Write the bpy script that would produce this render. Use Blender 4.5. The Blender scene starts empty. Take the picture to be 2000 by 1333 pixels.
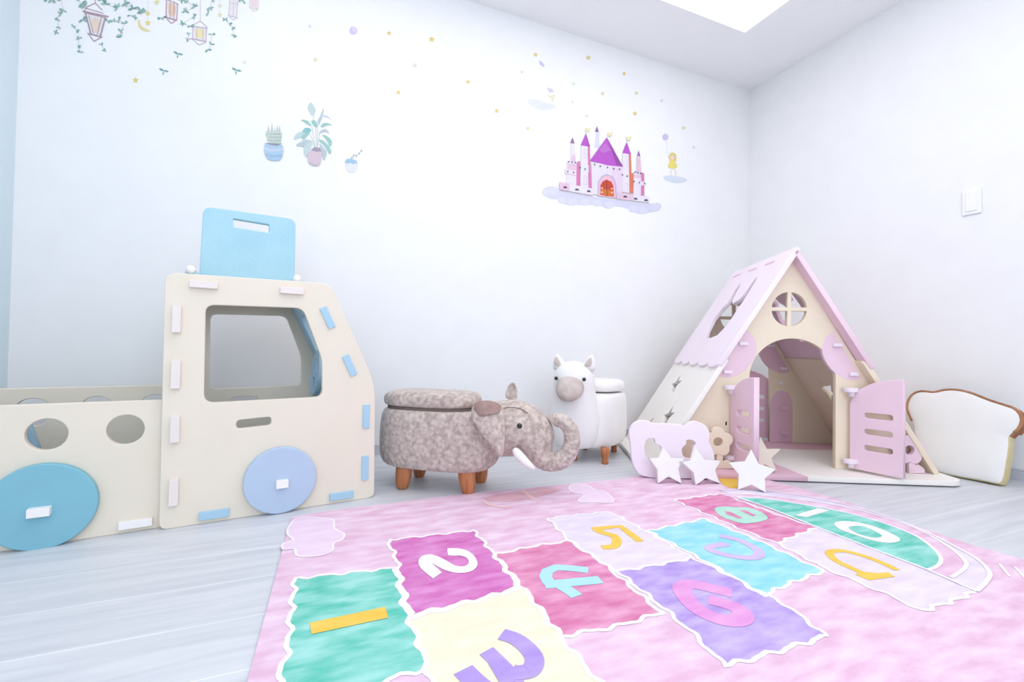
import bpy, bmesh, math, random
from mathutils import Vector, Matrix
from mathutils.geometry import tessellate_polygon
random.seed(4)
pi = math.pi; cos = math.cos; sin = math.sin
scn = bpy.context.scene
COL = scn.collection

# ------------------------------------------------------------------ camera
F_PX = 899.66; YAW = 1.17125549; PITCH = 0.01602915; ROLL = 0.01656726
CAM = Vector((0, 0, 0.53341))
YB, XR, XL, YF, HC = 2.3549, 2.8040, -1.0794, -1.70, 2.40      # room planes
fwd = Vector((cos(YAW)*cos(PITCH), sin(YAW)*cos(PITCH), sin(PITCH)))
_r = Vector((sin(YAW), -cos(YAW), 0)); _u = _r.cross(fwd)
rgt = _r*cos(ROLL) + _u*sin(ROLL); up = -_r*sin(ROLL) + _u*cos(ROLL)
cd = bpy.data.cameras.new('camera'); cam = bpy.data.objects.new('camera', cd); COL.objects.link(cam)
cd.sensor_width = 36; cd.lens = 36*F_PX/2000; cd.clip_start = .01; cd.clip_end = 50
m = Matrix.Identity(4)
for i in range(3):
    m[i][0] = rgt[i]; m[i][1] = up[i]; m[i][2] = -fwd[i]; m[i][3] = CAM[i]
cam.matrix_world = m
scn.camera = cam
scn.view_settings.view_transform = 'Standard'; scn.view_settings.look = 'None'
scn.view_settings.gamma = 1; scn.view_settings.use_curve_mapping = False
scn.view_settings.exposure = 0.40

# ------------------------------------------------------------------ world and lights
w = bpy.data.worlds.new('world'); scn.world = w; w.use_nodes = True
w.node_tree.nodes['Background'].inputs[0].default_value = (.62, .78, 1, 1)
w.node_tree.nodes['Background'].inputs[1].default_value = 1.5
def area(name, loc, rot, sx, sy, energy, col):
    l = bpy.data.lights.new(name, 'AREA'); l.shape = 'RECTANGLE'; l.size = sx; l.size_y = sy
    l.energy = energy; l.color = col
    o = bpy.data.objects.new(name, l); COL.objects.link(o); o.location = loc; o.rotation_euler = rot
    return o
PANEL = (-0.54, 2.2602, -.70, 1.9336)                       # ceiling light panel: x0 x1 y0 y1
area('window_daylight', (0.1, YF-.02, 1.35), (pi/2, 0, 0), 2.0, 1.7, 16, (.93, .955, 1))

# ------------------------------------------------------------------ helpers
def lin(c):
    out = []
    for v in c[:3]:
        v = v/255.0; out.append(v/12.92 if v <= .04045 else ((v+.055)/1.055)**2.4)
    return (*out, 1)
MATS = {}
def mat(name, col, col2=None, rough=.6, scale=8, stretch=(1, 1, 1), bump=0, bscale=150, emit=None, es=0, sheen=0, lo=.35, hi=.65, detail=4, spec=.3):
    if name in MATS: return MATS[name]
    mt = bpy.data.materials.new(name); mt.use_nodes = True; nt = mt.node_tree; b = nt.nodes['Principled BSDF']
    b.inputs['Base Color'].default_value = lin(col); b.inputs['Roughness'].default_value = rough
    b.inputs['Specular IOR Level'].default_value = spec
    if sheen: b.inputs['Sheen Weight'].default_value = sheen
    tc = nt.nodes.new('ShaderNodeTexCoord'); mp = nt.nodes.new('ShaderNodeMapping')
    mp.inputs['Scale'].default_value = stretch; nt.links.new(tc.outputs['Object'], mp.inputs[0])
    if col2 is None: col2 = tuple(min(255, c*1.012+1) for c in col); 
    n = nt.nodes.new('ShaderNodeTexNoise'); n.inputs['Scale'].default_value = scale; n.inputs['Detail'].default_value = detail
    nt.links.new(mp.outputs[0], n.inputs['Vector'])
    r = nt.nodes.new('ShaderNodeValToRGB'); r.color_ramp.elements[0].position = lo; r.color_ramp.elements[1].position = hi
    r.color_ramp.elements[0].color = lin(col); r.color_ramp.elements[1].color = lin(col2)
    nt.links.new(n.outputs['Fac'], r.inputs[0]); nt.links.new(r.outputs[0], b.inputs['Base Color'])
    if bump:
        n2 = nt.nodes.new('ShaderNodeTexNoise'); n2.inputs['Scale'].default_value = bscale; n2.inputs['Detail'].default_value = 3
        nt.links.new(tc.outputs['Object'], n2.inputs['Vector'])
        bp = nt.nodes.new('ShaderNodeBump'); bp.inputs['Strength'].default_value = bump; bp.inputs['Distance'].default_value = .002
        nt.links.new(n2.outputs['Fac'], bp.inputs['Height']); nt.links.new(bp.outputs[0], b.inputs['Normal'])
    if emit:
        b.inputs['Emission Color'].default_value = lin(emit); b.inputs['Emission Strength'].default_value = es
    MATS[name] = mt; return mt

M_wall = mat('wallpaper', (246, 246, 246), (248, 248, 248), rough=.85, bump=.12, bscale=220, spec=.1)
M_ceil = mat('ceiling_paper', (252, 252, 252), rough=.9, spec=.1)
M_cream = mat('cream_foam', (235, 224, 206), (237, 226, 209), rough=.62, bump=.10, bscale=400)
M_white = mat('white_foam', (247, 243, 240), rough=.55, bump=.08, bscale=400)
M_blue = mat('blue_foam', (172, 206, 226), (175, 209, 228), rough=.6, bump=.10, bscale=400)
M_bluet = mat('blue_textured_foam', (168, 211, 226), (176, 216, 230), rough=.6, bump=.9, bscale=140)
M_teal = mat('aqua_foam', (132, 188, 204), (135, 191, 207), rough=.6, bump=.10, bscale=400)
M_pale = mat('pale_blue_foam', (184, 202, 224), (187, 205, 226), rough=.6, bump=.10, bscale=400)
M_pink = mat('pink_foam', (243, 211, 224), (245, 214, 227), rough=.6, bump=.10, bscale=400)
M_palepink = mat('lit_and_pale_pink_foam', (248, 234, 244), (249, 236, 245), rough=.6, bump=.10, bscale=400)
M_rpink = mat('rose_foam', (236, 196, 212), (238, 199, 214), rough=.6, bump=.10, bscale=400)
M_hc = mat('house_cream_foam', (245, 228, 203), (246, 230, 206), rough=.62, bump=.1, bscale=400)
M_peg = mat('peg_foam', (236, 226, 220), rough=.6, bump=.08, bscale=400)
M_leftwall = mat('daylight_tint_wallpaper', (222, 238, 244), (225, 240, 246), rough=.85, spec=.1)  # cool daylight on the left wall put into its base colour
M_side = mat('lit_and_pale_cream_foam', (251, 246, 239), (252, 248, 242), rough=.6, bump=.1, bscale=400)
M_wood = mat('orange_wood', (176, 106, 66), (206, 138, 92), rough=.45, scale=14, stretch=(6, 6, .6), spec=.4)
M_suede = mat('taupe_suede', (174, 156, 147), (216, 201, 191), rough=.85, scale=60, bump=.6, bscale=90, sheen=.3, lo=.36, hi=.66, detail=8)
M_suedein = mat('brown_suede', (150, 122, 114), (172, 146, 136), rough=.85, scale=22, bump=.4, bscale=90)
M_seam = mat('seam_thread', (120, 104, 98), rough=.8)
M_fleece = mat('white_fleece', (246, 242, 240), (250, 247, 245), rough=.95, bump=.8, bscale=260, sheen=.4)
M_muzzle = mat('beige_plush', (196, 180, 170), (214, 202, 196), rough=.95, scale=20, bump=.5, bscale=200)
M_black = mat('black_button', (28, 26, 30), rough=.25, spec=.6)
M_tusk = mat('tusk_fabric', (248, 244, 240), rough=.8)
M_dark = mat('slot_dark', (60, 34, 34), rough=.9)
M_bread = mat('bread_plush', (244, 242, 240), (240, 239, 236), rough=.9, bump=.5, bscale=80)
M_crust = mat('crust_plush', (152, 104, 78), (190, 138, 104), rough=.85, scale=18, bump=.5, bscale=120)
M_breadside = mat('bread_side_plush', (216, 200, 150), (228, 214, 172), rough=.85, scale=20, bump=.5, bscale=120)
M_plastic = mat('switch_plastic', (248, 248, 250), rough=.35, spec=.5)
M_base = mat('baseboard_vinyl', (206, 207, 214), rough=.5)

def smooth(me, ang=True):
    for p in me.polygons: p.use_smooth = True
def setprops(o, label=None, cat=None, group=None, kind=None):
    if label: o['label'] = label
    if cat: o['category'] = cat
    if group: o['group'] = group
    if kind: o['kind'] = kind
    return o
def thing(name, label, cat, loc=(0, 0, 0), rotz=0, group=None):
    o = bpy.data.objects.new(name, None); COL.objects.link(o); o.empty_display_size = .05
    o.matrix_world = Matrix.Translation(Vector(loc)) @ Matrix.Rotation(rotz, 4, 'Z')
    o['_m'] = [v for r in o.matrix_world for v in r]
    return setprops(o, label, cat, group)
WORLD = {}
def link(name, me, mats, parent=None, label=None, center=None):
    """me is in world coordinates; the object gets its own origin and is parented keeping its place"""
    if not isinstance(mats, (list, tuple)): mats = [mats]
    for x in mats: me.materials.append(x)
    if center is None:
        vs = [v.co for v in me.vertices]
        lo = Vector((min(v.x for v in vs), min(v.y for v in vs), min(v.z for v in vs))); hi = Vector((max(v.x for v in vs), max(v.y for v in vs), max(v.z for v in vs)))
        center = Vector(((lo.x+hi.x)/2, (lo.y+hi.y)/2, lo.z))
    me.transform(Matrix.Translation(-center))
    o = bpy.data.objects.new(name, me); COL.objects.link(o)
    mw = Matrix.Translation(center); WORLD[o.name] = mw
    if parent is not None:
        pm = WORLD.get(parent.name)
        if pm is None: pm = parent.matrix_basis.copy()
        o.parent = parent; o.matrix_basis = pm.inverted() @ mw
    else: o.matrix_basis = mw
    if label: o['label'] = label
    return o
def from_bm(bm, name='m'):
    me = bpy.data.meshes.new(name); bmesh.ops.recalc_face_normals(bm, faces=bm.faces); bm.to_mesh(me); bm.free(); return me
def frame(o, X, Y):
    X = Vector(X).normalized(); Y = Vector(Y).normalized(); Z = X.cross(Y); m = Matrix.Identity(4)
    for i in range(3): m[i][0] = X[i]; m[i][1] = Y[i]; m[i][2] = Z[i]; m[i][3] = o[i]
    return m
def ray(px, py): return fwd + rgt*((px-1000)/F_PX) - up*((py-666.5)/F_PX)
def trace(pts, fr):
    """picture outline -> 2D coordinates on a real plane given by frame fr"""
    o = fr.translation; X = fr.col[0].xyz; Y = fr.col[1].xyz; Z = fr.col[2].xyz; out = []
    for p in pts:
        d = ray(*p); t = (o-CAM).dot(Z)/d.dot(Z); q = CAM + d*t - o; out.append((q.dot(X), q.dot(Y)))
    return out
def tr1(p, fr): return trace([p], fr)[0]
def rounded(pts, r, seg=6):
    n = len(pts); out = []
    rr = r if isinstance(r, (list, tuple)) else [r]*n
    for i in range(n):
        p0 = Vector(pts[i-1]); p = Vector(pts[i]); p1 = Vector(pts[(i+1) % n]); k = rr[i]
        a = (p0-p); b = (p1-p)
        if k <= 0 or a.length < 1e-6 or b.length < 1e-6: out.append(tuple(p)); continue
        d = min(k, a.length*.45, b.length*.45); A = p + a.normalized()*d; B = p + b.normalized()*d
        for s in range(seg+1):
            t = s/seg; q = A*(1-t)**2 + p*2*t*(1-t) + B*t*t; out.append((q.x, q.y))
    return out
def rect(x0, y0, x1, y1, r=0): 
    p = [(x0, y0), (x1, y0), (x1, y1), (x0, y1)]
    return rounded(p, r, 4) if r else p
def circle(cx, cy, rx, ry=None, n=40, a0=0, a1=2*pi):
    ry = ry or rx
    if abs(a1-a0-2*pi) < 1e-6: return [(cx+rx*cos(2*pi*i/n), cy+ry*sin(2*pi*i/n)) for i in range(n)]
    return [(cx+rx*cos(a0+(a1-a0)*i/n), cy+ry*sin(a0+(a1-a0)*i/n)) for i in range(n+1)]
def starpts(cx, cy, R, r, rot=pi/2, n=5):
    return [(cx+(R if i % 2 == 0 else r)*cos(rot+pi*i/n), cy+(R if i % 2 == 0 else r)*sin(rot+pi*i/n)) for i in range(2*n)]
def catmull(pts, closed=True, sub=6):
    n = len(pts); P = [Vector(p) for p in pts]; out = []
    rng = range(n) if closed else range(n-1)
    for i in rng:
        if closed: a, b, c, d = P[i-1], P[i], P[(i+1) % n], P[(i+2) % n]
        else: a, b, c, d = P[max(i-1, 0)], P[i], P[i+1], P[min(i+2, n-1)]
        for s in range(sub):
            t = s/sub
            out.append(.5*((2*b) + (c-a)*t + (2*a-5*b+4*c-d)*t*t + (3*b-a-3*c+d)*t**3))
    if not closed: out.append(P[-1])
    return [tuple(p) for p in out]
def board(fr, outline, holes, t, bev=.0025):
    """foam board: outline with holes cut out, real thickness t behind the frame's plane, bevelled edges; world mesh"""
    cu = bpy.data.curves.new('tmp', 'CURVE'); cu.dimensions = '2D'; cu.fill_mode = 'BOTH'
    cu.extrude = t/2-bev; cu.bevel_depth = bev; cu.bevel_resolution = 2; cu.offset = -bev
    for k, pl in enumerate([outline]+list(holes)):
        A = sum(pl[i-1][0]*pl[i][1]-pl[i][0]*pl[i-1][1] for i in range(len(pl)))
        if (A < 0) == (k == 0): pl = list(reversed(pl))
        s = cu.splines.new('POLY'); s.points.add(len(pl)-1); s.use_cyclic_u = True
        for i, p in enumerate(pl): s.points[i].co = (p[0], p[1], 0, 1)
    ob = bpy.data.objects.new('tmp', cu); COL.objects.link(ob)
    me = bpy.data.meshes.new_from_object(ob); bpy.data.objects.remove(ob); bpy.data.curves.remove(cu)
    me.materials.clear()
    me.transform(fr @ Matrix.Translation((0, 0, -t/2)))
    return me
def boxm(fr, x0, x1, y0, y1, z0, z1, bev=.002):
    bm = bmesh.new(); bmesh.ops.create_cube(bm, size=1)
    bmesh.ops.transform(bm, matrix=fr @ Matrix.Translation(((x0+x1)/2, (y0+y1)/2, (z0+z1)/2)) @ Matrix.Diagonal((x1-x0, y1-y0, z1-z0, 1)), verts=bm.verts)
    if bev: bmesh.ops.bevel(bm, geom=bm.edges[:], offset=bev, segments=2, affect='EDGES', profile=.6)
    return from_bm(bm)
def loft(rings, closed_ends=True):
    bm = bmesh.new(); R = [[bm.verts.new(v) for v in ring] for ring in rings]; n = len(rings[0])
    for a, b in zip(R, R[1:]):
        for i in range(n): bm.faces.new((a[i], a[(i+1) % n], b[(i+1) % n], b[i]))
    if closed_ends:
        for ring in (R[0], R[-1]):
            c = Vector((0, 0, 0))
            for v in ring: c += v.co
            cv = bm.verts.new(c/n)
            for i in range(n): bm.faces.new((ring[i], ring[(i+1) % n], cv))
    me = from_bm(bm); smooth(me); return me
def tube(pts, rad, n=10, closed=False):
    P = [Vector(p) for p in pts]; rings = []; prev = None
    for i, p in enumerate(P):
        if closed: d = (P[(i+1) % len(P)]-P[i-1]).normalized()
        else: d = (P[min(i+1, len(P)-1)]-P[max(i-1, 0)]).normalized()
        if prev is None: a = d.orthogonal().normalized()
        else: a = (prev - d*prev.dot(d)).normalized()
        prev = a; b = d.cross(a); r = rad[i] if isinstance(rad, (list, tuple)) else rad
        rings.append([p + a*r*cos(2*pi*k/n) + b*r*sin(2*pi*k/n) for k in range(n)])
    if closed: rings.append(rings[0])
    return loft(rings, not closed)
def join(mes):
    bm = bmesh.new()
    for me in mes: bm.from_mesh(me); bpy.data.meshes.remove(me)
    out = bpy.data.meshes.new('j'); bm.to_mesh(out); bm.free(); return out
def sphere(c, r, s=(1, 1, 1), M=None):
    bm = bmesh.new(); bmesh.ops.create_uvsphere(bm, u_segments=24, v_segments=14, radius=r)
    bmesh.ops.transform(bm, matrix=Matrix.Translation(c) @ (M or Matrix.Identity(4)) @ Matrix.Diagonal((*s, 1)), verts=bm.verts)
    me = from_bm(bm); smooth(me); return me

# ------------------------------------------------------------------ room
def struct(name, me, mt): return setprops(link(name, me, mt), kind='structure')
I4 = Matrix.Identity(4)
# floor material: wide pale planks running along x
mf = bpy.data.materials.new('floor_planks'); mf.use_nodes = True; nt = mf.node_tree; b = nt.nodes['Principled BSDF']
tc = nt.nodes.new('ShaderNodeTexCoord'); mp = nt.nodes.new('ShaderNodeMapping'); mp.inputs['Location'].default_value = (1.35, -.8680+10*.1663-.0006, 0)
nt.links.new(tc.outputs['Object'], mp.inputs[0])
br = nt.nodes.new('ShaderNodeTexBrick'); br.offset = .37; br.inputs['Scale'].default_value = 1; br.inputs['Brick Width'].default_value = 9.0; br.inputs['Row Height'].default_value = .1663
br.inputs['Mortar Size'].default_value = .0012; br.inputs['Mortar Smooth'].default_value = .3; br.inputs['Bias'].default_value = 0
br.inputs['Color1'].default_value = lin((217, 219, 223)); br.inputs['Color2'].default_value = lin((221, 223, 227)); br.inputs['Mortar'].default_value = lin((246, 248, 251))
nt.links.new(mp.outputs[0], br.inputs['Vector'])
mp2 = nt.nodes.new('ShaderNodeMapping'); mp2.inputs['Scale'].default_value = (1.1, 14, 1); nt.links.new(tc.outputs['Object'], mp2.inputs[0])
ns = nt.nodes.new('ShaderNodeTexNoise'); ns.inputs['Scale'].default_value = 2.6; ns.inputs['Detail'].default_value = 9; ns.inputs['Distortion'].default_value = .5; nt.links.new(mp2.outputs[0], ns.inputs['Vector'])
rp = nt.nodes.new('ShaderNodeValToRGB'); rp.color_ramp.elements[0].position = .33; rp.color_ramp.elements[1].position = .62
rp.color_ramp.elements[0].color = lin((238, 239, 241)); rp.color_ramp.elements[1].color = (1, 1, 1, 1); nt.links.new(ns.outputs['Fac'], rp.inputs[0])
mx = nt.nodes.new('ShaderNodeMix'); mx.data_type = 'RGBA'; mx.blend_type = 'MULTIPLY'; mx.inputs[0].default_value = 1
nt.links.new(br.outputs['Color'], mx.inputs[6]); nt.links.new(rp.outputs[0], mx.inputs[7]); nt.links.new(mx.outputs[2], b.inputs['Base Color'])
b.inputs['Roughness'].default_value = .42; b.inputs['Specular IOR Level'].default_value = .4
fl = bpy.data.meshes.new('floor'); fl.from_pydata([(XL-.1, YF-.1, 0), (XR+.1, YF-.1, 0), (XR+.1, YB+.1, 0), (XL-.1, YB+.1, 0), (XL-.1, YF-.1, -.05), (XR+.1, YF-.1, -.05), (XR+.1, YB+.1, -.05), (XL-.1, YB+.1, -.05)], [], [(0, 1, 2, 3), (7, 6, 5, 4), (0, 4, 5, 1), (1, 5, 6, 2), (2, 6, 7, 3), (3, 7, 4, 0)])
fo = link('floor', fl, mf, center=Vector((0, 0, 0))); setprops(fo, kind='structure')
struct('wall_back', boxm(I4, XL-.1, XR+.1, YB, YB+.1, 0, HC, 0), M_wall)
struct('wall_right', boxm(I4, XR, XR+.1, YF, YB, 0, HC, 0), M_wall)
struct('wall_left', boxm(I4, XL-.1, XL, YF, YB, 0, HC, 0), M_leftwall)
WX0, WX1, WZ0, WZ1 = -.95, 1.15, .45, 2.25
struct('wall_front', board(frame((0, YF, 0), (1, 0, 0), (0, 0, 1)), rect(XL-.1, 0, XR+.1, HC), [rect(WX0, WZ0, WX1, WZ1)], .1, .0005), M_wall)
px0, px1, py0, py1 = PANEL
struct('ceiling', board(frame((0, 0, HC), (1, 0, 0), (0, -1, 0)), rect(XL-.1, -YB-.1, XR+.1, -YF+.1), [rect(px0, -py1, px1, -py0)], .06, .0005).copy(), M_ceil)
bpy.data.objects['ceiling'].location.z = HC
# recessed luminous panel in the ceiling opening
cl = thing('ceiling_light', 'large bright white rectangular ceiling light set flush in the ceiling', 'ceiling light', ((px0+px1)/2, (py0+py1)/2, HC))
M_glow = mat('panel_diffuser', (255, 255, 255), emit=(255, 249, 249), es=1.05)
link('diffuser', boxm(I4, px0+.004, px1-.004, py0+.004, py1-.004, HC+.004, HC+.012, 0), M_glow, cl)
link('housing', boxm(I4, px0, px1, py0, py1, HC+.012, HC+.05, 0), M_plastic, cl)
# window behind the camera, real opening with frame and glass
fw = frame((0, YF-.03, 0), (1, 0, 0), (0, 0, 1))
wn = struct('window_1', board(fw, rect(WX0, WZ0, WX1, WZ1), [rect(WX0+.05, WZ0+.05, .075, WZ1-.05), rect(.125, WZ0+.05, WX1-.05, WZ1-.05)], .05), M_plastic)
def baseboard(name, fr, L):
    prof = [(0, 0), (.012, 0), (.012, .036), (.010, .038), (.010, .041), (.012, .043), (.012, .047), (.007, .0507), (0, .0507)]
    bm = bmesh.new(); A = [bm.verts.new(fr @ Vector((0, z, y))) for y, z in prof]; B = [bm.verts.new(fr @ Vector((L, z, y))) for y, z in prof]
    for i in range(len(prof)): bm.faces.new((A[i-1], A[i], B[i], B[i-1]))
    bm.faces.new(A); bm.faces.new(B)
    struct(name, from_bm(bm), M_base)
baseboard('baseboard_back', frame((XL, YB, 0), (1, 0, 0), (0, 0, 1)), XR-XL)
baseboard('baseboard_right', frame((XR, YB-.012, 0), (0, -1, 0), (0, 0, 1)), YB-YF-.012)
baseboard('baseboard_left', frame((XL, YF, 0), (0, 1, 0), (0, 0, 1)), YB-YF-.012)

# ------------------------------------------------------------------ toy truck
ta = math.radians(8.9); TO = Vector((-.3936, 1.5978, 0)); TU = Vector((cos(ta), sin(ta), 0)); TV = Vector((-sin(ta), cos(ta), 0)); ZZ = Vector((0, 0, 1))
truck = thing('toy_truck', 'cream foam-board play truck with blue wheels standing on the floor at left', 'play truck', TO+TU*.05, ta)
TW = .50; TH = .022
def tf(D): return frame(TO+TV*D, TU, ZZ)
cab = [(-.009, 0), (.597, 0), (.592, .40), (.434, .742), (-.012, .735)]
CABR = [.022, .022, .06, .035, .03]
win = [(.089, .356), (.418, .361), (.414, .487), (.352, .654), (.087, .648)]
WR = [.028, .025, .022, .026, .024]
for k, D in enumerate((0, TW)):
    slot = rounded([(.173, .273), (.268, .278), (.268, .305), (.173, .300)], .013, 4)
    slot2 = rounded([(.165, .285), (.255, .285), (.255, .322), (.165, .322)], .008, 4)
    link('cab_side_panel', board(tf(D), rounded(cab, CABR), [rounded(win, WR), slot if k == 0 else slot2], TH), M_cream, truck)
BL = -.655
bed = [(BL, .0), (.03, .0), (.03, .368), (BL, .368)]
bholes = [circle(x, .288, .0415) for x in (-.092, -.252, -.412, -.572)]
link('bed_side_panel', board(tf(.024), rounded(bed, .02), bholes, TH), M_cream, truck)
link('bed_side_panel', board(tf(TW-.024), rounded([(a, c+.009 if c > 0 else 0) for a, c in bed], .02), [circle(x, .297, .046) for x in (-.075, -.235, -.395, -.555)], TH), M_cream, truck)
# cross panels between the two sides (frame: X across the truck, Y up)
def cross(u, z0, z1, mt, name, holes=(), d0=TH, d1=TW, lean=None):
    fr = frame(TO+TU*u, TV, lean or ZZ)
    return link(name, board(fr, rect(d0, z0, d1, z1), holes, TH), mt, truck)
cross(.02+.011, .05, .700, M_cream, 'cab_rear_panel', [rounded([(.06, .20), (.44, .20), (.44, .65), (.06, .65)], .04)])
cross(BL+.05, .03, .34, M_cream, 'tailgate_panel')
cross(.5735, .03, .385, M_blue, 'front_panel', [rounded([(.16, .10), (.36, .10), (.36, .20), (.16, .20)], .02)])
sl = Vector((.434-.592, .742-.40)).normalized(); slv = TU*sl.x + ZZ*sl.y
fr = frame(TO+TU*.533+ZZ*.390, TV, slv)
link('windscreen_frame', board(fr, rect(TH, 0, TW, .335), [rounded([(.07, .05), (.39, .05), (.39, .29), (.07, .29)], .04)], TH), M_blue, truck)
fr = frame(TO+ZZ*.712, TU, TV)
link('roof_panel', board(fr, rect(.01, TH, .42, TW), [rounded([(.06, .215), (.36, .215), (.36, .44), (.06, .44)], .03)], TH), M_cream, truck)
link('floor_panel', board(frame(TO+ZZ*.045, TU, TV), rect(BL+.06, .05, .55, TW-.026), [], TH), M_blue, truck)
# leaning blue board inside the bed
link('bed_divider', board(tf(.22), [(-.62, .06), (-.27, .06), (-.335, .30), (-.345, .33), (-.62, .33)], [], TH), M_blue, truck, label='blue board standing inside the bed')
# pegs: rectangular tab ends sticking out of the near side
def peg(x0, y0, x1, y1, mt, out=.014, rot=0, D=0, parent=None, name='peg'):
    cx, cy = (x0+x1)/2, (y0+y1)/2; fr = tf(D) @ Matrix.Translation((cx, cy, 0)) @ Matrix.Rotation(rot, 4, 'Z')
    return link(name, boxm(fr, -(x1-x0)/2, (x1-x0)/2, -(y1-y0)/2, (y1-y0)/2, -.005, out, .0015), mt, parent or truck)
for c in [(.046, .696, .116, .716), (.283, .697, .352, .717)]: peg(*c, M_peg)
for c in [(.008, .563, .029, .641), (.009, .402, .031, .482), (.011, .248, .033, .322), (.012, .068, .034, .143)]: peg(*c, M_peg)
for c in [(.551, .246, .574, .328), (.551, .066, .574, .150)]: peg(*c, M_blue, .006)
for c in [(.084, .012, .161, .036), (.447, .012, .524, .036)]: peg(*c, M_blue, .008)
an = math.atan2(sl.y, sl.x)-pi/2
for cx, cy in [(.428, .626), (.503, .466)]: peg(cx-.0115, cy-.037, cx+.0115, cy+.037, M_blue, .006, an)
peg(-.100, .013, -.026, .034, M_white, .012, 0, .024)
# wheels
wh = link('wheel', board(tf(-.022), circle(.298, .105, .104, n=64), [], .022, .003), M_pale, truck, label='pale blue wheel under the cab')
peg(.283, .084, .318, .108, M_white, .016, 0, -.022, wh, 'hub_peg')
wh = link('wheel', board(tf(.002), circle(-.252, .106, .110, n=64), [], .022, .003), M_teal, truck, label='deeper aqua wheel under the bed')
peg(-.275, .086, -.232, .108, M_white, .02, 0, .002, wh, 'hub_peg')
for u, mt in ((.298, M_pale), (-.252, M_teal)):
    link('wheel', board(tf(TW+.022), circle(u, .105, .104, n=48), [], .022, .003), mt, truck)
# steering wheel
sf = frame(TO+TU*.452+TV*.27+ZZ*.425, TV, (ZZ+TU*.10))
swh = link('steering_wheel', board(sf, circle(0, 0, .088, n=48), [rounded([(-.03, -.062), (.03, -.062), (.03, -.018), (-.03, -.018)], .012), rounded([(-.056, .0), (-.012, .012), (-.012, .062), (-.04, .045)], .01), rounded([(.056, .0), (.04, .045), (.012, .062), (.012, .012)], .01)], .02), M_blue, truck)
link('column', tube([TO+TU*.455+TV*.27+ZZ*.42, TO+TU*.556+TV*.27+ZZ*.37], .012), M_blue, swh)
# blue hatch board standing up from the roof
hf = tf(.20)
ho = trace([(388, 552), (397, 403), (578, 428), (575, 556)], hf)
hs = trace([(455, 427), (526, 439), (526, 455), (456, 444)], hf)
ho = [(ho[0][0], .714), ho[1], ho[2], (ho[3][0], .714)]
hb = link('hatch_board', board(hf, rounded(ho, [.005, .028, .028, .005]), [rounded(hs, .004, 3)], .024, .003), M_bluet, truck, label='blue board with a handle slot standing on the roof')
for x in (.043, .358):
    link('hinge_block', boxm(tf(.20), x-.02, x+.02, .712, .765, -.05, .02, .002), M_blue, hb)
    link('hinge_knob', tube([tf(.20) @ Vector((x-.005, .772, .03)), tf(.20) @ Vector((x-.005, .772, -.05))], .013, 16), M_white, hb)

# ------------------------------------------------------------------ elephant stool
def fabric_body(fr, a, bb, z0, z1, n=40, ex=3.0, cx=0, prof=None):
    rings = []
    prof = prof or [(0, .0), (.0, .80), (.03, .90), (.10, .965), (.25, 1.0), (.55, 1.0), (.80, .985), (.93, .96), (.985, .92), (1, .86), (1, .0)]
    for t, s in prof:
        ring = []
        for k in range(n):
            an_ = 2*pi*k/n; c, s_ = cos(an_), sin(an_)
            x = math.copysign(abs(c)**(2/ex), c)*a*max(s, .02); y = math.copysign(abs(s_)**(2/ex), s_)*bb*max(s, .02)
            ring.append(fr @ Vector((cx+x, z0+(z1-z0)*t, y)))
        rings.append(ring)
    return loft(rings)
def subsurf(o, lv=1):
    md = o.modifiers.new('sub', 'SUBSURF'); md.levels = lv; md.render_levels = lv
def leg_mesh(base, top_r, bot_r, h, lean=(0, 0), belly=1.05):
    pts = []; rad = []
    for t, k in ((0, .86), (.03, 1.0), (.12, 1.12), (.3, 1.16), (.5, 1.14), (.7, 1.08), (.85, 1.0), (1, .92)):
        r = (bot_r+(top_r-bot_r)*min(1, t*1.3))*k
        pts.append(Vector(base)+Vector((lean[0]*t, lean[1]*t, h*t))); rad.append(r)
    return tube(pts, rad, 20)
ea = math.radians(-38); EO = Vector((.455, 1.745, 0)); EU = Vector((cos(ea), sin(ea), 0))
ef = frame(EO, EU, ZZ)                                  # x forward, y up, z towards the camera side
el = thing('elephant_stool', 'grey-brown suede elephant storage stool with curled trunk on wooden legs', 'animal stool', EO, ea)
o = link('body', fabric_body(ef, .234, .135, .080, .300, cx=-.012), M_suede, el); subsurf(o)
lid = link('lid_cushion', fabric_body(ef, .190, .118, .306, .366, cx=-.045, prof=[(0, 0), (0, .9), (.12, .975), (.4, 1.0), (.65, .985), (.85, .93), (.96, .8), (1.0, .55), (1.02, .0)]), M_suede, el); subsurf(lid)
link('lid_gap', fabric_body(ef, .176, .108, .296, .308, cx=-.042, prof=[(0, 0), (0, 1), (1, 1), (1, 0)]), M_seam, el)
# head and trunk, one continuous surface
spine = [(.150, .215, .095, .098), (.220, .232, .103, .102), (.285, .240, .104, .098), (.325, .234, .096, .088), (.345, .222, .088, .080), (.362, .200, .078, .074), (.378, .165, .058, .058), (.402, .135, .044, .046), (.435, .128, .037, .039), (.470, .142, .034, .035), (.492, .176, .031, .032), (.498, .215, .030, .030), (.488, .250, .028, .029), (.463, .273, .026, .027), (.436, .277, .025, .026), (.424, .270, .021, .022)]
sp = catmull([s_ for s_ in spine], closed=False, sub=8)
rings = []
for i, q in enumerate(sp):
    a0_, b0_ = sp[max(i-1, 0)], sp[min(i+1, len(sp)-1)]
    d = Vector((b0_[0]-a0_[0], b0_[1]-a0_[1])).normalized(); nn = Vector((-d.y, d.x))
    wr = 1
    if q[0] > .385 and i % 3 == 0: wr = .93                 # creases of the trunk
    rings.append([ef @ Vector((q[0]+nn.x*q[2]*wr*cos(2*pi*k/28), q[1]+nn.y*q[2]*wr*cos(2*pi*k/28), q[3]*wr*sin(2*pi*k/28))) for k in range(28)])
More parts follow.
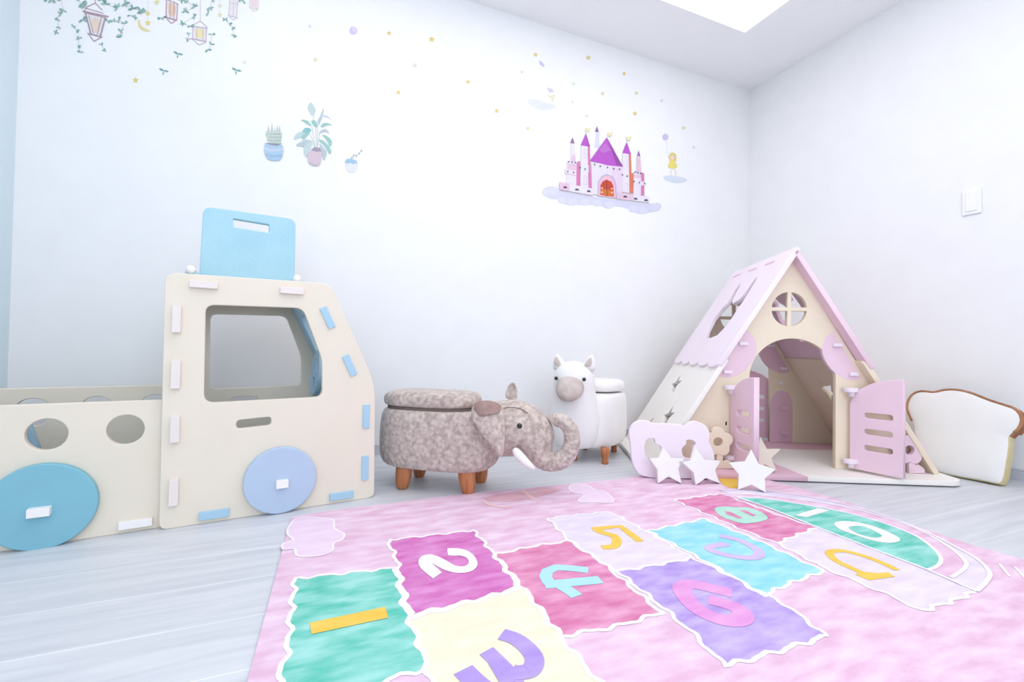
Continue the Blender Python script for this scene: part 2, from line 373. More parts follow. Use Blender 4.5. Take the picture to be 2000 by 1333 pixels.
hd = link('head', loft(rings), M_suede, el, label='head with the trunk curled upwards'); subsurf(hd)
def headpt(x, y, off=.001):
    """point on the head's near side above profile position (x,y)"""
    best = min(sp, key=lambda s_: (s_[0]-x)**2+(s_[1]-y)**2 if s_[0] < .36 else 9)
    dy = min(.98, abs(y-best[1])/best[2]); return best[3]*math.sqrt(1-dy*dy)+off
seam = [(.245, .315), (.28, .322), (.32, .318), (.352, .300), (.372, .268), (.384, .235)]
link('head_seam', tube([ef @ Vector((x, y, headpt(x, y, -.0005) if x < .35 else .045-.02*(x-.35)/.03)) for x, y in catmull(seam, False, 4)], .0014, 6), M_seam, hd)
for sgn in (1, -1):
    link('eye', sphere(ef @ Vector((.324, .262, sgn*(headpt(.324, .262)-.004))), .0095), M_black, hd)
# tusks
for sgn in (1, -1):
    P = [ef @ Vector((x, y, sgn*z)) for x, y, z in catmull([(.305, .180, .083), (.325, .162, .090), (.352, .136, .086), (.380, .112, .074)], False, 4)]
    R = [.007, .011, .0135, .015, .0155, .0155, .015, .0145, .0135, .012, .0095, .006, .002]
    link('tusk', tube(P, R[:len(P)], 14), M_tusk, el)
# ears: thick leaf flaps
def ear(rows, th, mt, name, parent, label=None):
    """rows: list of cross rows of points; makes a smooth two-sided padded flap"""
    n = len(rows[0]); bm = bmesh.new(); V = [[bm.verts.new(p) for p in r] for r in rows]
    for a_, b_ in zip(V, V[1:]):
        for i in range(n-1): bm.faces.new((a_[i], a_[i+1], b_[i+1], b_[i]))
    me = from_bm(bm); smooth(me); o = link(name, me, mt, parent, label)
    md = o.modifiers.new('s', 'SOLIDIFY'); md.thickness = th; md.offset = 0; subsurf(o, 2); return o
E3 = lambda x, y, z: ef @ Vector((x, y, z))
# near ear: hangs back and down beside the head, its top folded over
rows = [[E3(.268, .322, .082), E3(.245, .344, .105), E3(.205, .350, .128), E3(.168, .340, .138)],
        [E3(.272, .300, .090), E3(.245, .310, .130), E3(.205, .305, .150), E3(.160, .305, .148)],
        [E3(.275, .270, .098), E3(.255, .270, .138), E3(.222, .262, .156), E3(.180, .270, .152)],
        [E3(.279, .235, .108), E3(.265, .228, .136), E3(.242, .225, .150), E3(.210, .232, .150)],
        [E3(.280, .200, .118), E3(.272, .190, .136), E3(.258, .190, .142), E3(.240, .200, .142)],
        [E3(.276, .165, .122), E3(.272, .160, .132), E3(.268, .160, .134), E3(.262, .170, .132)]]
ear(rows, .009, M_suede, 'ear', el)
rows = [[E3(.262, .330, .090), E3(.240, .350, .112), E3(.205, .354, .134), E3(.170, .342, .144)],
        [E3(.262, .318, .105), E3(.238, .330, .134), E3(.205, .328, .150), E3(.178, .320, .154)],
        [E3(.262, .306, .112), E3(.240, .306, .146), E3(.212, .300, .160), E3(.200, .300, .160)]]
ear(rows, .006, M_suedein, 'ear_fold', el, 'darker brown folded top of the near ear')
rows = [[E3(.268, .318, -.075), E3(.245, .330, -.090), E3(.215, .335, -.100)],
        [E3(.272, .352, -.090), E3(.248, .362, -.115), E3(.212, .360, -.120)],
        [E3(.266, .378, -.100), E3(.246, .392, -.122), E3(.222, .384, -.125)],
        [E3(.252, .394, -.105), E3(.244, .400, -.118), E3(.234, .396, -.120)]]
ear(rows, .009, M_suede, 'ear', el)
for x, yl, lx, ly in ((.304, 1.758, .012, .010), (.396, 1.901, .010, -.012), (.519, 1.612, -.010, .006), (.611, 1.740, -.012, -.012)):
    link('leg', leg_mesh((x, yl, 0), .0305, .0195, .100, (lx, ly), 1.03), M_wood, el)

# ------------------------------------------------------------------ alpaca stool
aa = math.radians(211); AO = Vector((1.29, 1.977, 0)); AU = Vector((cos(aa), sin(aa), 0)); af = frame(AO, AU, ZZ)
al = thing('alpaca_stool', 'white fleece alpaca storage stool with beige muzzle on small wooden legs', 'animal stool', AO, aa)
o = link('body', fabric_body(af, .190, .130, .062, .318, cx=-.025, ex=2.7), M_fleece, al); subsurf(o)
o = link('lid_cushion', fabric_body(af, .135, .110, .322, .386, cx=-.080, ex=2.4, prof=[(0, 0), (0, .86), (.12, .95), (.4, 1.0), (.65, .985), (.85, .90), (.96, .75), (1.0, .5), (1.01, .0)]), M_fleece, al); subsurf(o)
a2 = math.radians(226); A2 = Vector((cos(a2), sin(a2), 0)); af = frame(Vector((1.128, 1.905, 0))-A2*.146, A2, ZZ)
rings = []
for z, r, rl, cx in ((.064, .02, .02, .10), (.064, .085, .085, .10), (.085, .105, .108, .105), (.14, .115, .125, .108), (.21, .112, .126, .112), (.27, .100, .115, .122), (.32, .092, .102, .136), (.36, .094, .099, .146), (.40, .094, .099, .150), (.435, .083, .089, .150), (.46, .062, .068, .148), (.475, .035, .038, .146), (.479, .005, .005, .146)):
    rings.append([af @ Vector((cx+r*cos(2*pi*k/32), z, rl*sin(2*pi*k/32))) for k in range(32)])
o = link('head', loft(rings), M_fleece, al, label='white head and chest'); subsurf(o); ahd = o
AZ = af.col[2].xyz
# muzzle: rounded snout pointing forward
sn = [(.200, .360, .060, .066), (.232, .356, .060, .066), (.262, .346, .052, .058), (.284, .336, .036, .042), (.296, .331, .019, .022), (.300, .330, .003, .003)]
rings = [[af @ Vector((x, z+rz*cos(2*pi*k/24), rl*sin(2*pi*k/24))) for k in range(24)] for x, z, rz, rl in sn]
o = link('muzzle', loft(rings), M_muzzle, ahd, label='beige muzzle'); subsurf(o)
for s_ in (1, -1):
    link('eye', sphere(af @ Vector((.226, .398, s_*.066)), .0085), M_black, ahd)
    bx = s_*.068
    P = [af @ Vector((.150, z, bx+dx)) for z, dx in ((.440, 0), (.462, s_*.006), (.485, s_*.012), (.505, s_*.016), (.512, s_*.017))]
    link('ear', tube(P, [.030, .030, .021, .008, .002], 16), M_fleece, ahd)
    rows = [[af @ Vector((.178, .452, bx-s_*.018)), af @ Vector((.184, .450, bx)), af @ Vector((.178, .455, bx+s_*.022))],
            [af @ Vector((.178, .476, bx-s_*.006)), af @ Vector((.182, .476, bx+s_*.007)), af @ Vector((.176, .478, bx+s_*.024))],
            [af @ Vector((.164, .498, bx+s_*.010)), af @ Vector((.165, .498, bx+s_*.014)), af @ Vector((.163, .498, bx+s_*.019))]]
    ear(rows, .004, M_muzzle, 'ear_lining', ahd)
for x, yl in ((1.252, 1.822), (1.441, 2.018), (1.325, 2.120), (1.150, 1.930)):
    c_ = Vector((x, yl, 0)); P = []; R = []
    for z, r in ((0, .013), (.003, .0155), (.012, .0155), (.018, .0135), (.03, .0165), (.05, .0205), (.075, .021)):
        P.append(c_+ZZ*z); R.append(r)
    link('leg', tube(P, R, 18), M_wood, al)

# ------------------------------------------------------------------ playhouse
ha = math.radians(-26.459); HO = Vector((1.86951, 1.27560, 0)); HU = Vector((cos(ha), sin(ha), 0)); HV = Vector((-sin(ha), cos(ha), 0))
def hf_(v, z=0): return frame(HO+HV*v+ZZ*z, HU, ZZ)
def hp(u, v, z): return HO+HU*u+HV*v+ZZ*z
house = thing('playhouse', 'pink and cream foam-board A-frame playhouse with open shutters in the corner', 'playhouse', HO+HV*.4, ha)
BZ0, BZ1 = .006, .026
HT = .022
VF, VBK = .15, .735
tri = [(-.572, BZ1), (.572, BZ1), (.288, .500), (.012, .948), (-.012, .948), (-.288, .500)]
arch = [(-.170, BZ1-.01), (.200, BZ1-.01), (.200, .42)] + [(.015+.185*cos(t), .42+.178*sin(t)) for t in [pi*i/24 for i in range(1, 24)]] + [(-.170, .42)]
def wallboard(v, name, half=False):
    # outline runs round the door opening so that the opening is open at the bottom
    out = [(-.572, BZ1), (-.170, BZ1), (-.170, .42)] + list(reversed([(.015+.185*cos(pi*i/24), .42+.178*sin(pi*i/24)) for i in range(1, 24)])) + [(.200, .42), (.200, BZ1), (.572, BZ1), (.288, .500), (.012, .948), (-.012, .948), (-.288, .500)]
    cx, cz, r, bar = 0.0, .729, .076, .0085
    q = []
    for sx, sy in ((1, 1), (-1, 1), (-1, -1), (1, -1)):
        a0_ = math.asin(bar/r); a1_ = pi/2-a0_
        arc = [(cx+sx*r*cos(a0_+(a1_-a0_)*i/12), cz+sy*r*sin(a0_+(a1_-a0_)*i/12)) for i in range(13)]
        q.append([(cx+sx*bar, cz+sy*bar)]+arc)
    return link(name, board(hf_(v), out, q, HT), M_hc, house)
wallboard(VF, 'front_wall'); wallboard(VBK, 'back_wall')
# roof boards
def slopef(side, pb, pt, v0):
    """frame in the outer face of a sloping board: origin at pb; left board X runs to the front, right board X to the back"""
    Y = (HU*(side*(pt[0]-pb[0])) + ZZ*(pt[1]-pb[1]))
    return frame(hp(side*pb[0], v0, pb[1]), HV*side, Y)
def sc(side, pts): return [(p[0]*side, p[1]) for p in pts]        # pts given with x = v - v0, mirrored for the left board
v0, v1 = .095, .745
# upper boards
pb, pt = (.337, .470), (.0, .997)
LU = math.hypot(.337, .527)
scal = []
W_ = v1-v0; nS = 5
for k in range(nS):
    c0 = W_*(k+.5)/nS; r_ = W_/nS/2
    scal += [(c0-r_*cos(t), .02-.026*sin(t)) for t in [pi*i/8 for i in range(0, 9)]]
up_out = scal + [(W_, LU), (0, LU)]
frL = slopef(-1, pb, pt, v0)
rabbit_px = [(1377, 660), (1381, 645), (1393, 622), (1408, 604), (1421, 591), (1426, 580), (1436, 565), (1446.7, 552), (1443, 562), (1437, 573), (1430, 587), (1430, 594), (1437, 589), (1444, 585), (1452, 575), (1466, 555), (1479, 539.5), (1475, 549), (1467, 563), (1450, 590), (1441, 602), (1431, 618.6), (1417, 638), (1401, 654.6), (1388, 660)]
rabL = trace(rabbit_px, frL); rabR = [(-x, y) for x, y in rabL]
link('roof_panel', board(frL, sc(-1, up_out), [rabL], HT), M_palepink, house, label='left roof board with rabbit cut-out')  # paler than the right board: light from top left put into its colour
frR = slopef(1, pb, pt, v0)
link('roof_panel', board(frR, scal + [(W_, LU-.016), (0, LU-.016)], [rabR], HT), M_pink, house)
for k in (.18, .36, .545):
    link('ridge_tab', boxm(frL, -(k+.045), -(k-.045), LU-.050, LU-.038, -.005, .003, .001), M_pink, house)
# lower boards
pb2, pt2 = (.600, BZ1), (.297, .512); LL = math.hypot(.303, .512-BZ1)
frL2 = slopef(-1, pb2, pt2, .10); frR2 = slopef(1, pb2, pt2, .10)
st = trace([(1318, 753), (1303, 815)], frL2)
stars = [starpts(x, y, .068, .028, pi/2+.25) for x, y in st] + [starpts(st[1][0]-.20, st[1][1]-.10, .068, .028, pi/2-.2)]
low = rounded([(0, 0), (.663, 0), (.663, LL), (0, LL)], .02)
link('side_panel', board(frL2, sc(-1, low), stars, HT), M_side, house)  # lighter cream carries the bright light falling on this left side
link('side_panel', board(frR2, low, [[(-x, y) for x, y in s_] for s_ in stars], HT), M_hc, house)
# base boards (puzzle mat pieces)
frB = frame(HO+ZZ*BZ1, HU, HV)
wav = lambda pts, amp, f_: [(x+amp*sin(f_*i), y+amp*cos(f_*i*1.3)) for i, (x, y) in enumerate(pts)]
bnd = trace([(1578, 937), (1560, 925), (1542, 918), (1530, 912), (1517, 908), (1508, 902), (1498, 899), (1490, 894)], frB)
bnd = [(0.0, -.0)] + wav(bnd[1:], .004, 2.1)
bk = [(.62, .56), (.50, .545), (.40, .56), (.28, .548), (.16, .56), (.05, .55), (-.08, .56), (-.20, .55)]
bl_ = bnd[-1]
link('base_board', board(frB, [(0, 0), (.558, 0)] + [(.558+.07*sin(t), .07-.07*cos(t)) for t in [pi/2*i/10 for i in range(1, 11)]] + bk + list(reversed(bnd[1:])), [], BZ1-BZ0, .0015), M_side, house)
link('base_board', board(frB, [(-.56, 0)] + bnd + [(bk[-1][0], bk[-1][1]), (-.56, .55)], [], BZ1-BZ0, .0015), M_rpink, house, label='pink puzzle-edged base board')
link('base_board', board(frB, [(-.660, 0), (-.561, 0), (-.561, .78), (-.660, .78)], [], BZ1-BZ0, .0015), M_side, house)
link('base_board', board(frB, [(-.56, .551)] + list(reversed(bk)) + [(.628, .56), (.628, .78), (-.56, .78)], [], BZ1-BZ0, .0015), M_rpink, house, label='pink base board at the back')
# half-round joining plates with pegs
def plate(v, side, name='joining_plate', facing=1):
    pts = trace([(1632, 647), (1690, 740), (1672, 744), (1653, 740), (1634, 727), (1621, 711), (1613, 694), (1612, 674), (1619, 657)], hf_(.128))
    pts = catmull(pts[1:], False, 3) + [pts[0]]
    pts = [(side*x, y) for x, y in pts]
    pl = link(name, board(hf_(v), pts, [], .020), M_rpink if v > .3 else M_pink, house)
    for x0, x1, y0, y1 in ((.183, .220, .565, .580), (.252, .287, .437, .453)):
        xa, xb = sorted((side*x0, side*x1))
        link('peg', boxm(hf_(v), xa, xb, y0, y1, 0, .014, .0012), M_palepink, pl)
pg = trace([(1624, 671), (1643, 679), (1657.6, 726), (1675, 735)], hf_(.128)); 
for s_ in (1, -1): plate(VF-.001, s_); plate(VBK-.001, s_)
# arched inside plate beside the rear door and a peg
ap = [(.200, BZ1), (.325, BZ1), (.325, .235)] + [(.2625+.0625*cos(pi*i/12), .235+.085*sin(pi*i/12)) for i in range(1, 12)] + [(.200, .235)]
pl = link('inner_plate', board(hf_(VBK-.001), ap, [], .018), M_rpink, house)
for z in (.216, .078): link('peg', boxm(hf_(VBK-.019), .252, .286, z, z+.018, 0, .014, .0012), M_rpink, pl)
link('peg', boxm(hf_(VBK), .245, .268, .355, .372, 0, .014, .0012), M_white, house)
# shutters
def shutter(hu, hv, fu, fv, mt, name='shutter', knobs=True):
    d = Vector((fu-hu, fv-hv)); L = d.length; d.normalize(); X = HU*d.x + HV*d.y
    out = [(0, .036), (L, .036), (L, .432)] + [(L-L*sin(t), .305+.127*cos(t)) for t in [pi/2*i/16 for i in range(1, 17)]]
    holes = [rounded([(.052, z-.011), (.152, z-.011), (.152, z+.013), (.052, z+.013)], .012, 4) for z in (.272, .203, .134)]
    fr = frame(hp(hu, hv, 0), X, ZZ)
    if fr.col[2].xyz.dot(CAM-hp(hu, hv, 0)) < 0: fr = fr @ Matrix.Translation((0, 0, .022))
    s_ = link(name, board(fr, rounded(out, 0), holes, .024), mt, house)
    for z, w_ in ((.360, 1), (.052, -1)):
        c_ = hp(hu, hv-.012, z)
        hm = board(frame(hp(hu, hv+.02, z+.008), HU, HV*-1 if False else -HV), circle(0, .02, .030, .034, 20, 0, pi) + [(-.03, .0), (.03, .0)][0:0], [], .018, .0015)
        link('hinge', hm, M_palepink, s_)
        link('hinge_pin', tube([c_-ZZ*.012, c_+ZZ*.022], .012, 16), M_palepink, s_)
    return s_
shutter(.245, .128, .357, -.022, M_pink)
shutter(-.262, .128, -.243, -.055, M_pink)
shutter(.243, .775, .105, .900, M_rpink)
link('latch_slot', boxm(hf_(VF), -.274, -.268, .205, .221, 0, .0008, 0), M_dark, house)
# flower boards standing on the base
def flower(v, cu, cz, mt, lab, stemx, leaf):
    n = 5; R_, r_ = .036, .029
    out = []
    for k in range(n):
        a_ = pi/2+2*pi*k/n
        out += [(cu+R_*cos(a_)+r_*cos(a_+t), cz+R_*sin(a_)+r_*sin(a_+t)) for t in [math.radians(q) for q in range(-85, 86, 17)]]
    f_ = link('flower_board', board(hf_(v), out, [circle(cu, cz, .0195)], .022), mt, house, label=lab)
    link('stem', board(hf_(v+.002), [(stemx-.013, BZ1), (stemx+.013, BZ1), (stemx+.013, cz-.035), (stemx-.013, cz-.035)], [], .018), mt, f_)
    link('leaf', board(hf_(v+.001), catmull([(stemx+.0, BZ1+.001), (leaf-.03, BZ1+.02), (leaf, BZ1+.038), (leaf+.026, BZ1+.022), (leaf+.030, BZ1+.002)], False, 4), [], .02), mt, f_)
flower(.080, -.331, .142, M_hc, 'cream flower-shaped board left of the door', -.322, -.290)
flower(.105, .478, .126, M_pink, 'pink flower-shaped board right of the door', .490, .512)

# ------------------------------------------------------------------ cloud fence board and loose stars
cf = frame(HO+HV*-.032, HU, (ZZ+HV*.05))
cpx = [(1232, 878), (1230, 862), (1229, 848), (1234, 836), (1242, 829), (1252, 825.5), (1266, 827), (1277, 831.5), (1290, 832), (1305, 832.5), (1320, 833), (1330, 834.5), (1338, 837), (1343, 832), (1350, 828.5), (1359, 827.5), (1370, 831), (1380, 838), (1385.5, 848), (1386, 860), (1385, 868), (1391, 880), (1395.5, 894), (1397, 910), (1398, 928), (1395, 937), (1388, 940), (1340, 940), (1284, 939), (1266, 937), (1250, 932), (1241, 921), (1234, 903)]
h1 = [(1261, 868), (1267, 862), (1278, 862), (1280, 871), (1290, 876), (1292, 885), (1288, 898), (1276, 905), (1264, 900), (1259, 885)]
h2 = [(1341, 865), (1352, 865), (1359, 871), (1354, 879), (1357, 891), (1354, 900), (1346, 901), (1335, 896), (1332, 884), (1335, 878), (1341, 872)]
co = catmull(trace(cpx, cf), True, 3); zmin = min(p[1] for p in co); co = [(x, y-zmin+.0075) for x, y in co]
me = board(cf, co, [[(x, y-zmin+.0075) for x, y in catmull(trace(h, cf), True, 3)] for h in (h1, h2)], .024, .003)
setprops(link('cloud_board', me, M_palepink), 'pale pink cloud-shaped foam board with cut-outs, standing before the playhouse', 'foam board')
def loose_star(p_l, p_r, px, z0, label, mt, lean=.12, t=.024):
    P1 = floor_pt(*p_l, z0); P2 = floor_pt(*p_r, z0); X = (P2-P1).normalized(); N = X.cross(ZZ)
    fr = frame(P1, X, ZZ-N*lean); pts = trace(px, fr); zm = min(p[1] for p in pts)
    me = board(fr, [(x, y-zm+.001) for x, y in pts], [], t, .002)
    return setprops(link('foam_star', me, mt), label, 'foam star', 'foam stars by the playhouse')
def floor_pt(px, py, z=0): d = ray(px, py); return CAM + d*((z-CAM.z)/d.z)
loose_star((1285, 946), (1331.6, 946), [(1296.8, 876), (1289, 896), (1268, 896.5), (1284, 918), (1285, 946), (1305.8, 932), (1331.6, 946), (1325.6, 916.4), (1337, 896), (1311, 896)], .006, 'white foam star leaning on the cloud board, nearest the alpaca stool', M_white)
loose_star((1359, 949), (1407, 946), [(1360, 877), (1354, 902), (1333, 904), (1355, 924), (1359, 949), (1379, 935), (1407, 946), (1397, 920), (1408, 901), (1376, 899)], .006, 'white foam star leaning on the right end of the cloud board', M_white)
loose_star((1441, 958), (1496, 964), [(1468, 880), (1456, 903), (1424, 905), (1443, 928), (1441, 958), (1468, 948), (1496, 964), (1494, 936), (1515, 918), (1482, 908)], .006, 'largest cream-white foam star, standing alone on the rug in front of the left shutter', M_white)
# fourth star, on the base behind the big one
fr4 = frame(hp(-.160, .032, BZ1), HU, ZZ+HV*.10)
c4 = starpts(0, 0, .080, .034, pi/2+.1); zm = min(p[1] for p in c4)
setprops(link('foam_star', board(fr4, [(x, y-zm+.001) for x, y in c4], [], .022, .002), M_cream), 'cream foam star half hidden behind the largest star, on the playhouse base', 'foam star', 'foam stars by the playhouse')

# ------------------------------------------------------------------ bread cushion
th = math.radians(17); BO = Vector((2.574, .963, .004)); bf = frame(BO, (0, -1, 0), (sin(th), 0, cos(th)))
bpx = [(1954, 949), (1959, 938), (1962, 920), (1967, 891), (1969, 872), (1969, 861), (1975, 853), (1986, 844), (1993, 830), (1991, 816), (1980, 804), (1961, 797), (1939, 790), (1920, 783), (1898, 774), (1876, 768), (1858, 766), (1841, 767), (1821, 771), (1797, 769), (1781, 775), (1772, 788), (1770, 803), (1775, 817), (1781, 832), (1784, 860), (1790, 890), (1797, 912), (1806, 917), (1835, 929), (1870, 937), (1910, 944), (1945, 951)]
bo = catmull(trace(bpx, bf), True, 3)
zm = min(p[1] for p in bo); bo = [(x, y-zm+.004) for x, y in bo]
cx_ = sum(p[0] for p in bo)/len(bo); cy_ = sum(p[1] for p in bo)/len(bo)
rings = []
for s_, d in ((.3, .010), (.6, .008), (.85, .004), (.95, 0), (.985, -.004), (1.0, -.012), (1.0, -.048), (.985, -.056), (.95, -.060), (.8, -.062), (.4, -.064)):
    rings.append([bf @ Vector((cx_+(x-cx_)*s_, cy_+(y-cy_)*s_, d)) for x, y in bo])
bread = thing('bread_cushion', 'white bread-slice shaped plush cushion with brown crust edge leaning on the wall', 'cushion', BO+Vector((.02, .15, 0)))
me = loft(rings); zf = bf.inverted()
bc = link('cushion', me, [M_bread, M_crust, M_breadside], bread)
for p in me.polygons:
    c_ = zf @ (WORLD[bc.name] @ p.center); r_n = -.055 < c_.z < -.007
    if r_n: p.material_index = 1 if c_.y > .21 else 2
def piping(sel, dd, mt, r_, name):
    pts = [bf @ Vector((x, y, dd)) for x, y in bo if sel(x, y)]
    return pts
idx = [i for i, (x, y) in enumerate(bo) if y > .225]
# ordered run of the upper outline
run = [bo[i] for i in idx]
link('piping', tube([bf @ Vector((x, y, -.006)) for x, y in run], .0058, 8), M_crust, bc, label='brown crust piping')
link('piping', tube([bf @ Vector((x+.004 if False else x, y+.002, -.056)) for x, y in run], .0042, 8), M_crust, bc, label='brown crust piping')

# ------------------------------------------------------------------ light switch
sf_ = frame((XR, 0, 0), (0, -1, 0), (0, 0, 1))
sw = thing('light_switch', 'white rectangular rocker light switch on the right wall', 'light switch', (XR-.001, 1.139, 1.255))
y0_, y1_ = -1.1735, -1.1058
link('plate', boxm(sf_, y0_, y1_, 1.195, 1.3135, .0005, .009, .003), M_plastic, sw)
link('rocker', boxm(sf_, y0_+.014, y1_-.014, 1.210, 1.299, .007, .0135, .002), M_plastic, sw)

# ------------------------------------------------------------------ hopscotch rug
RZ = .006
RB = floor_pt
def rug_mat(name, c1, c2): return mat('rug_'+name, c1, c2, rough=.95, scale=7, stretch=(1.6, 4.5, 1), bump=.4, bscale=240, lo=.34, hi=.66, detail=7, spec=.1)
RM = {'pink': rug_mat('pink', (226, 184, 208), (241, 216, 233)), 'lav': rug_mat('lavender', (226, 212, 236), (236, 226, 244)), 'green': rug_mat('green', (98, 196, 176), (166, 224, 214)),
      'mag': rug_mat('magenta', (206, 108, 178), (224, 152, 206)), 'yel': rug_mat('straw', (240, 230, 202), (246, 238, 214)), 'rose': rug_mat('rose', (214, 122, 166), (232, 168, 198)),
      'pur': rug_mat('purple', (176, 150, 216), (206, 188, 234)), 'cyan': rug_mat('cyan', (142, 212, 226), (178, 228, 238)), 'wht': rug_mat('white', (246, 236, 246), (250, 244, 250)),
      'gold': rug_mat('gold', (238, 196, 84), (244, 206, 104)), 'cloud': rug_mat('cloud', (238, 212, 232), (243, 222, 240)), 'dv': rug_mat('violet', (176, 150, 218), (190, 166, 228)),
      'sky': rug_mat('sky', (176, 222, 240), (184, 228, 244)), 'hot': rug_mat('hot_pink', (222, 152, 212), (232, 172, 218)), 'lil': rug_mat('lilac', (206, 186, 232), (214, 196, 238)), 'mint': rug_mat('mint', (178, 222, 204), (190, 228, 212)), 'salm': rug_mat('salmon', (228, 176, 186), (236, 196, 208)), 'peach': rug_mat('peach', (240, 200, 200), (244, 210, 210))}
rmats = list(RM.keys())
rbm = bmesh.new()
_zc = [0]
def zj():
    _zc[0] += 1; return .000009*(_zc[0] % 40)
def rfill(pts, key, lay):
    z = RZ+.0004*lay+zj(); vs = [rbm.verts.new((x, y, z)) for x, y in pts]
    for t in tessellate_polygon([[Vector((x, y, 0)) for x, y in pts]]):
        try: f_ = rbm.faces.new([vs[i] for i in t]); f_.material_index = rmats.index(key)
        except ValueError: pass
def rstroke(pts, w_, key, lay, closed=False):
    P = [Vector(p) for p in pts]; n = len(P); z = RZ+.0004*lay+zj(); L_ = []; R_ = []
    for i in range(n):
        a_ = P[i-1] if (i > 0 or closed) else P[i]; b_ = P[(i+1) % n] if (i < n-1 or closed) else P[i]
        d = (b_-a_); d = d.normalized() if d.length > 1e-9 else Vector((1, 0)); nn = Vector((-d.y, d.x))*w_/2
        L_.append(rbm.verts.new((P[i].x+nn.x, P[i].y+nn.y, z))); R_.append(rbm.verts.new((P[i].x-nn.x, P[i].y-nn.y, z)))
    for i in range(n if closed else n-1):
        j = (i+1) % n; f_ = rbm.faces.new((L_[i], R_[i], R_[j], L_[j])); f_.material_index = rmats.index(key)
def fxy(pts): return [tuple(floor_pt(x, y, RZ)[:2]) for x, y in pts]
def c6(pts): return fxy([(460+.39*x, 920+.39*y) for x, y in pts])
def c7(pts): return fxy([(1040+.3098*x, 920+.3098*y) for x, y in pts])
def c8(pts): return fxy([(1400+.3249*x, 900+.3249*y) for x, y in pts])
def wavy(c, amp=.006, wl=.06, seed=1):
    """edges wobble by a fixed field over the rug, so that neighbouring squares share one line"""
    out = []; n = len(c)
    for i in range(n):
        a_ = Vector(c[i]); b_ = Vector(c[(i+1) % n]); m_ = max(2, int((b_-a_).length/.009))
        for s_ in range(m_):
            q = a_+(b_-a_)*(s_/m_)
            out.append((q.x+amp*(sin(88*q.y+9*q.x)+.45*sin(171*q.y+2)), q.y+amp*(sin(92*q.x-7*q.y+1)+.45*sin(180*q.x))))
    return out
# rug body
RX0, RX1, RY0, RY1 = -.075, 1.755, .30, 1.588
TL = floor_pt(569, 1010, RZ); BLp = floor_pt(483, 1333, RZ); 
edge_top = fxy([(569, 1010), (660, 996), (750, 985), (850, 972), (950, 961), (1070, 950), (1150, 942), (1205, 937)]) + [(1.30, 1.587), (1.45, 1.586), (1.70, 1.580)]
edge_r = fxy([(1560, 953), (1660, 983), (1760, 1019), (1892, 1063), (2000, 1094)])
d_l = Vector(BLp[:2])-Vector(TL[:2]); BL2 = Vector(BLp[:2])+d_l*.75
outl = edge_top + edge_r + [(edge_r[-1][0]-.012, .45), (edge_r[-1][0]-.02, .28), (BL2.x, BL2.y)]
rfill(outl, 'pink', 0)
nb = len(outl); tops = [rbm.verts.new((x, y, RZ)) for x, y in outl]; bots = [rbm.verts.new((x, y, 0.0005)) for x, y in outl]
for i in range(nb): rbm.faces.new((tops[i-1], tops[i], bots[i], bots[i-1]))
rbm.faces.new(bots)
patches = {
 'green': [(577, 1131), (772, 1110), (786, 1174), (799, 1212), (819, 1252), (832, 1308), (790, 1318), (752, 1336), (700, 1352), (540, 1378), (548, 1314), (563, 1263), (567, 1209), (573, 1160)],
 'mag': [(757, 1056), (925, 1037), (950, 1065), (1014, 1148), (940, 1170), (803, 1203), (786, 1150), (775, 1095)],
 'yel': [(799, 1210), (940, 1172), (1022, 1150), (1068, 1212), (1115, 1270), (1170, 1333), (1215, 1390), (880, 1420), (842, 1330), (820, 1262)],
 'rose': [(967, 1084), (1040, 1068), (1111, 1058), (1170, 1095), (1292, 1198), (1200, 1226), (1096, 1244), (1055, 1190), (1010, 1135)],
 'lav': [(1070, 1013), (1190, 1000), (1250, 1032), (1352, 1090), (1290, 1103), (1203, 1117), (1155, 1085), (1110, 1055)],
 'pur': [(1206, 1117), (1290, 1103), (1354, 1091), (1430, 1128), (1530, 1180), (1615, 1244), (1510, 1276), (1416, 1303), (1350, 1235), (1285, 1180)],
 'cyan': [(1266, 1038), (1375, 1014), (1480, 1056), (1609, 1117), (1545, 1140), (1490, 1165), (1420, 1120), (1335, 1075)],
 'rose8': [(1316, 978), (1409, 965), (1500, 1000), (1595, 1032), (1517, 1062), (1440, 1032), (1380, 1005)],
 'lav9': [(1517, 1062), (1595, 1032), (1692, 1070), (1800, 1110), (1905, 1157), (1860, 1175), (1800, 1194), (1740, 1165), (1620, 1115)]}
for i, (k, pts) in enumerate(patches.items()):
    key = {'rose8': 'rose', 'lav9': 'lav'}.get(k, k); p_ = fxy(pts); q = wavy(p_, .0045)
    rfill(q, key, 1); rstroke(q, .009, 'wht', 2, True)
# rainbow rings around cell 10, then the cell
outer = fxy([(1405, 958), (1480, 959), (1562, 969), (1640, 984), (1725, 1008), (1800, 1036), (1861, 1067), (1910, 1095), (1933, 1121), (1925, 1140), (1907, 1157)])
mid = fxy([(1400, 965), (1480, 968), (1562, 978), (1630, 988), (1700, 1004), (1787, 1033), (1850, 1068), (1885, 1098), (1882, 1114), (1858, 1130)])
inner = fxy([(1440, 972), (1500, 976), (1562, 986), (1630, 998), (1692, 1013), (1750, 1032), (1795, 1052), (1828, 1078), (1838, 1096), (1830, 1108), (1813, 1115)])
back = fxy([(1750, 1092), (1692, 1069), (1595, 1031), (1500, 992)])
rfill(catmull(outer, False, 3)+back, 'lav', 2); rfill(catmull(mid, False, 3)+back, 'pink', 3); rfill(catmull(inner, False, 3)+back, 'green', 4)
for e_ in (outer, mid, inner): rstroke(catmull(e_, False, 4), .009, 'wht', 5)
rstroke(fxy([(1440, 972), (1500, 993), (1595, 1031), (1692, 1069), (1813, 1115), (1907, 1157)]), .009, 'wht', 5)
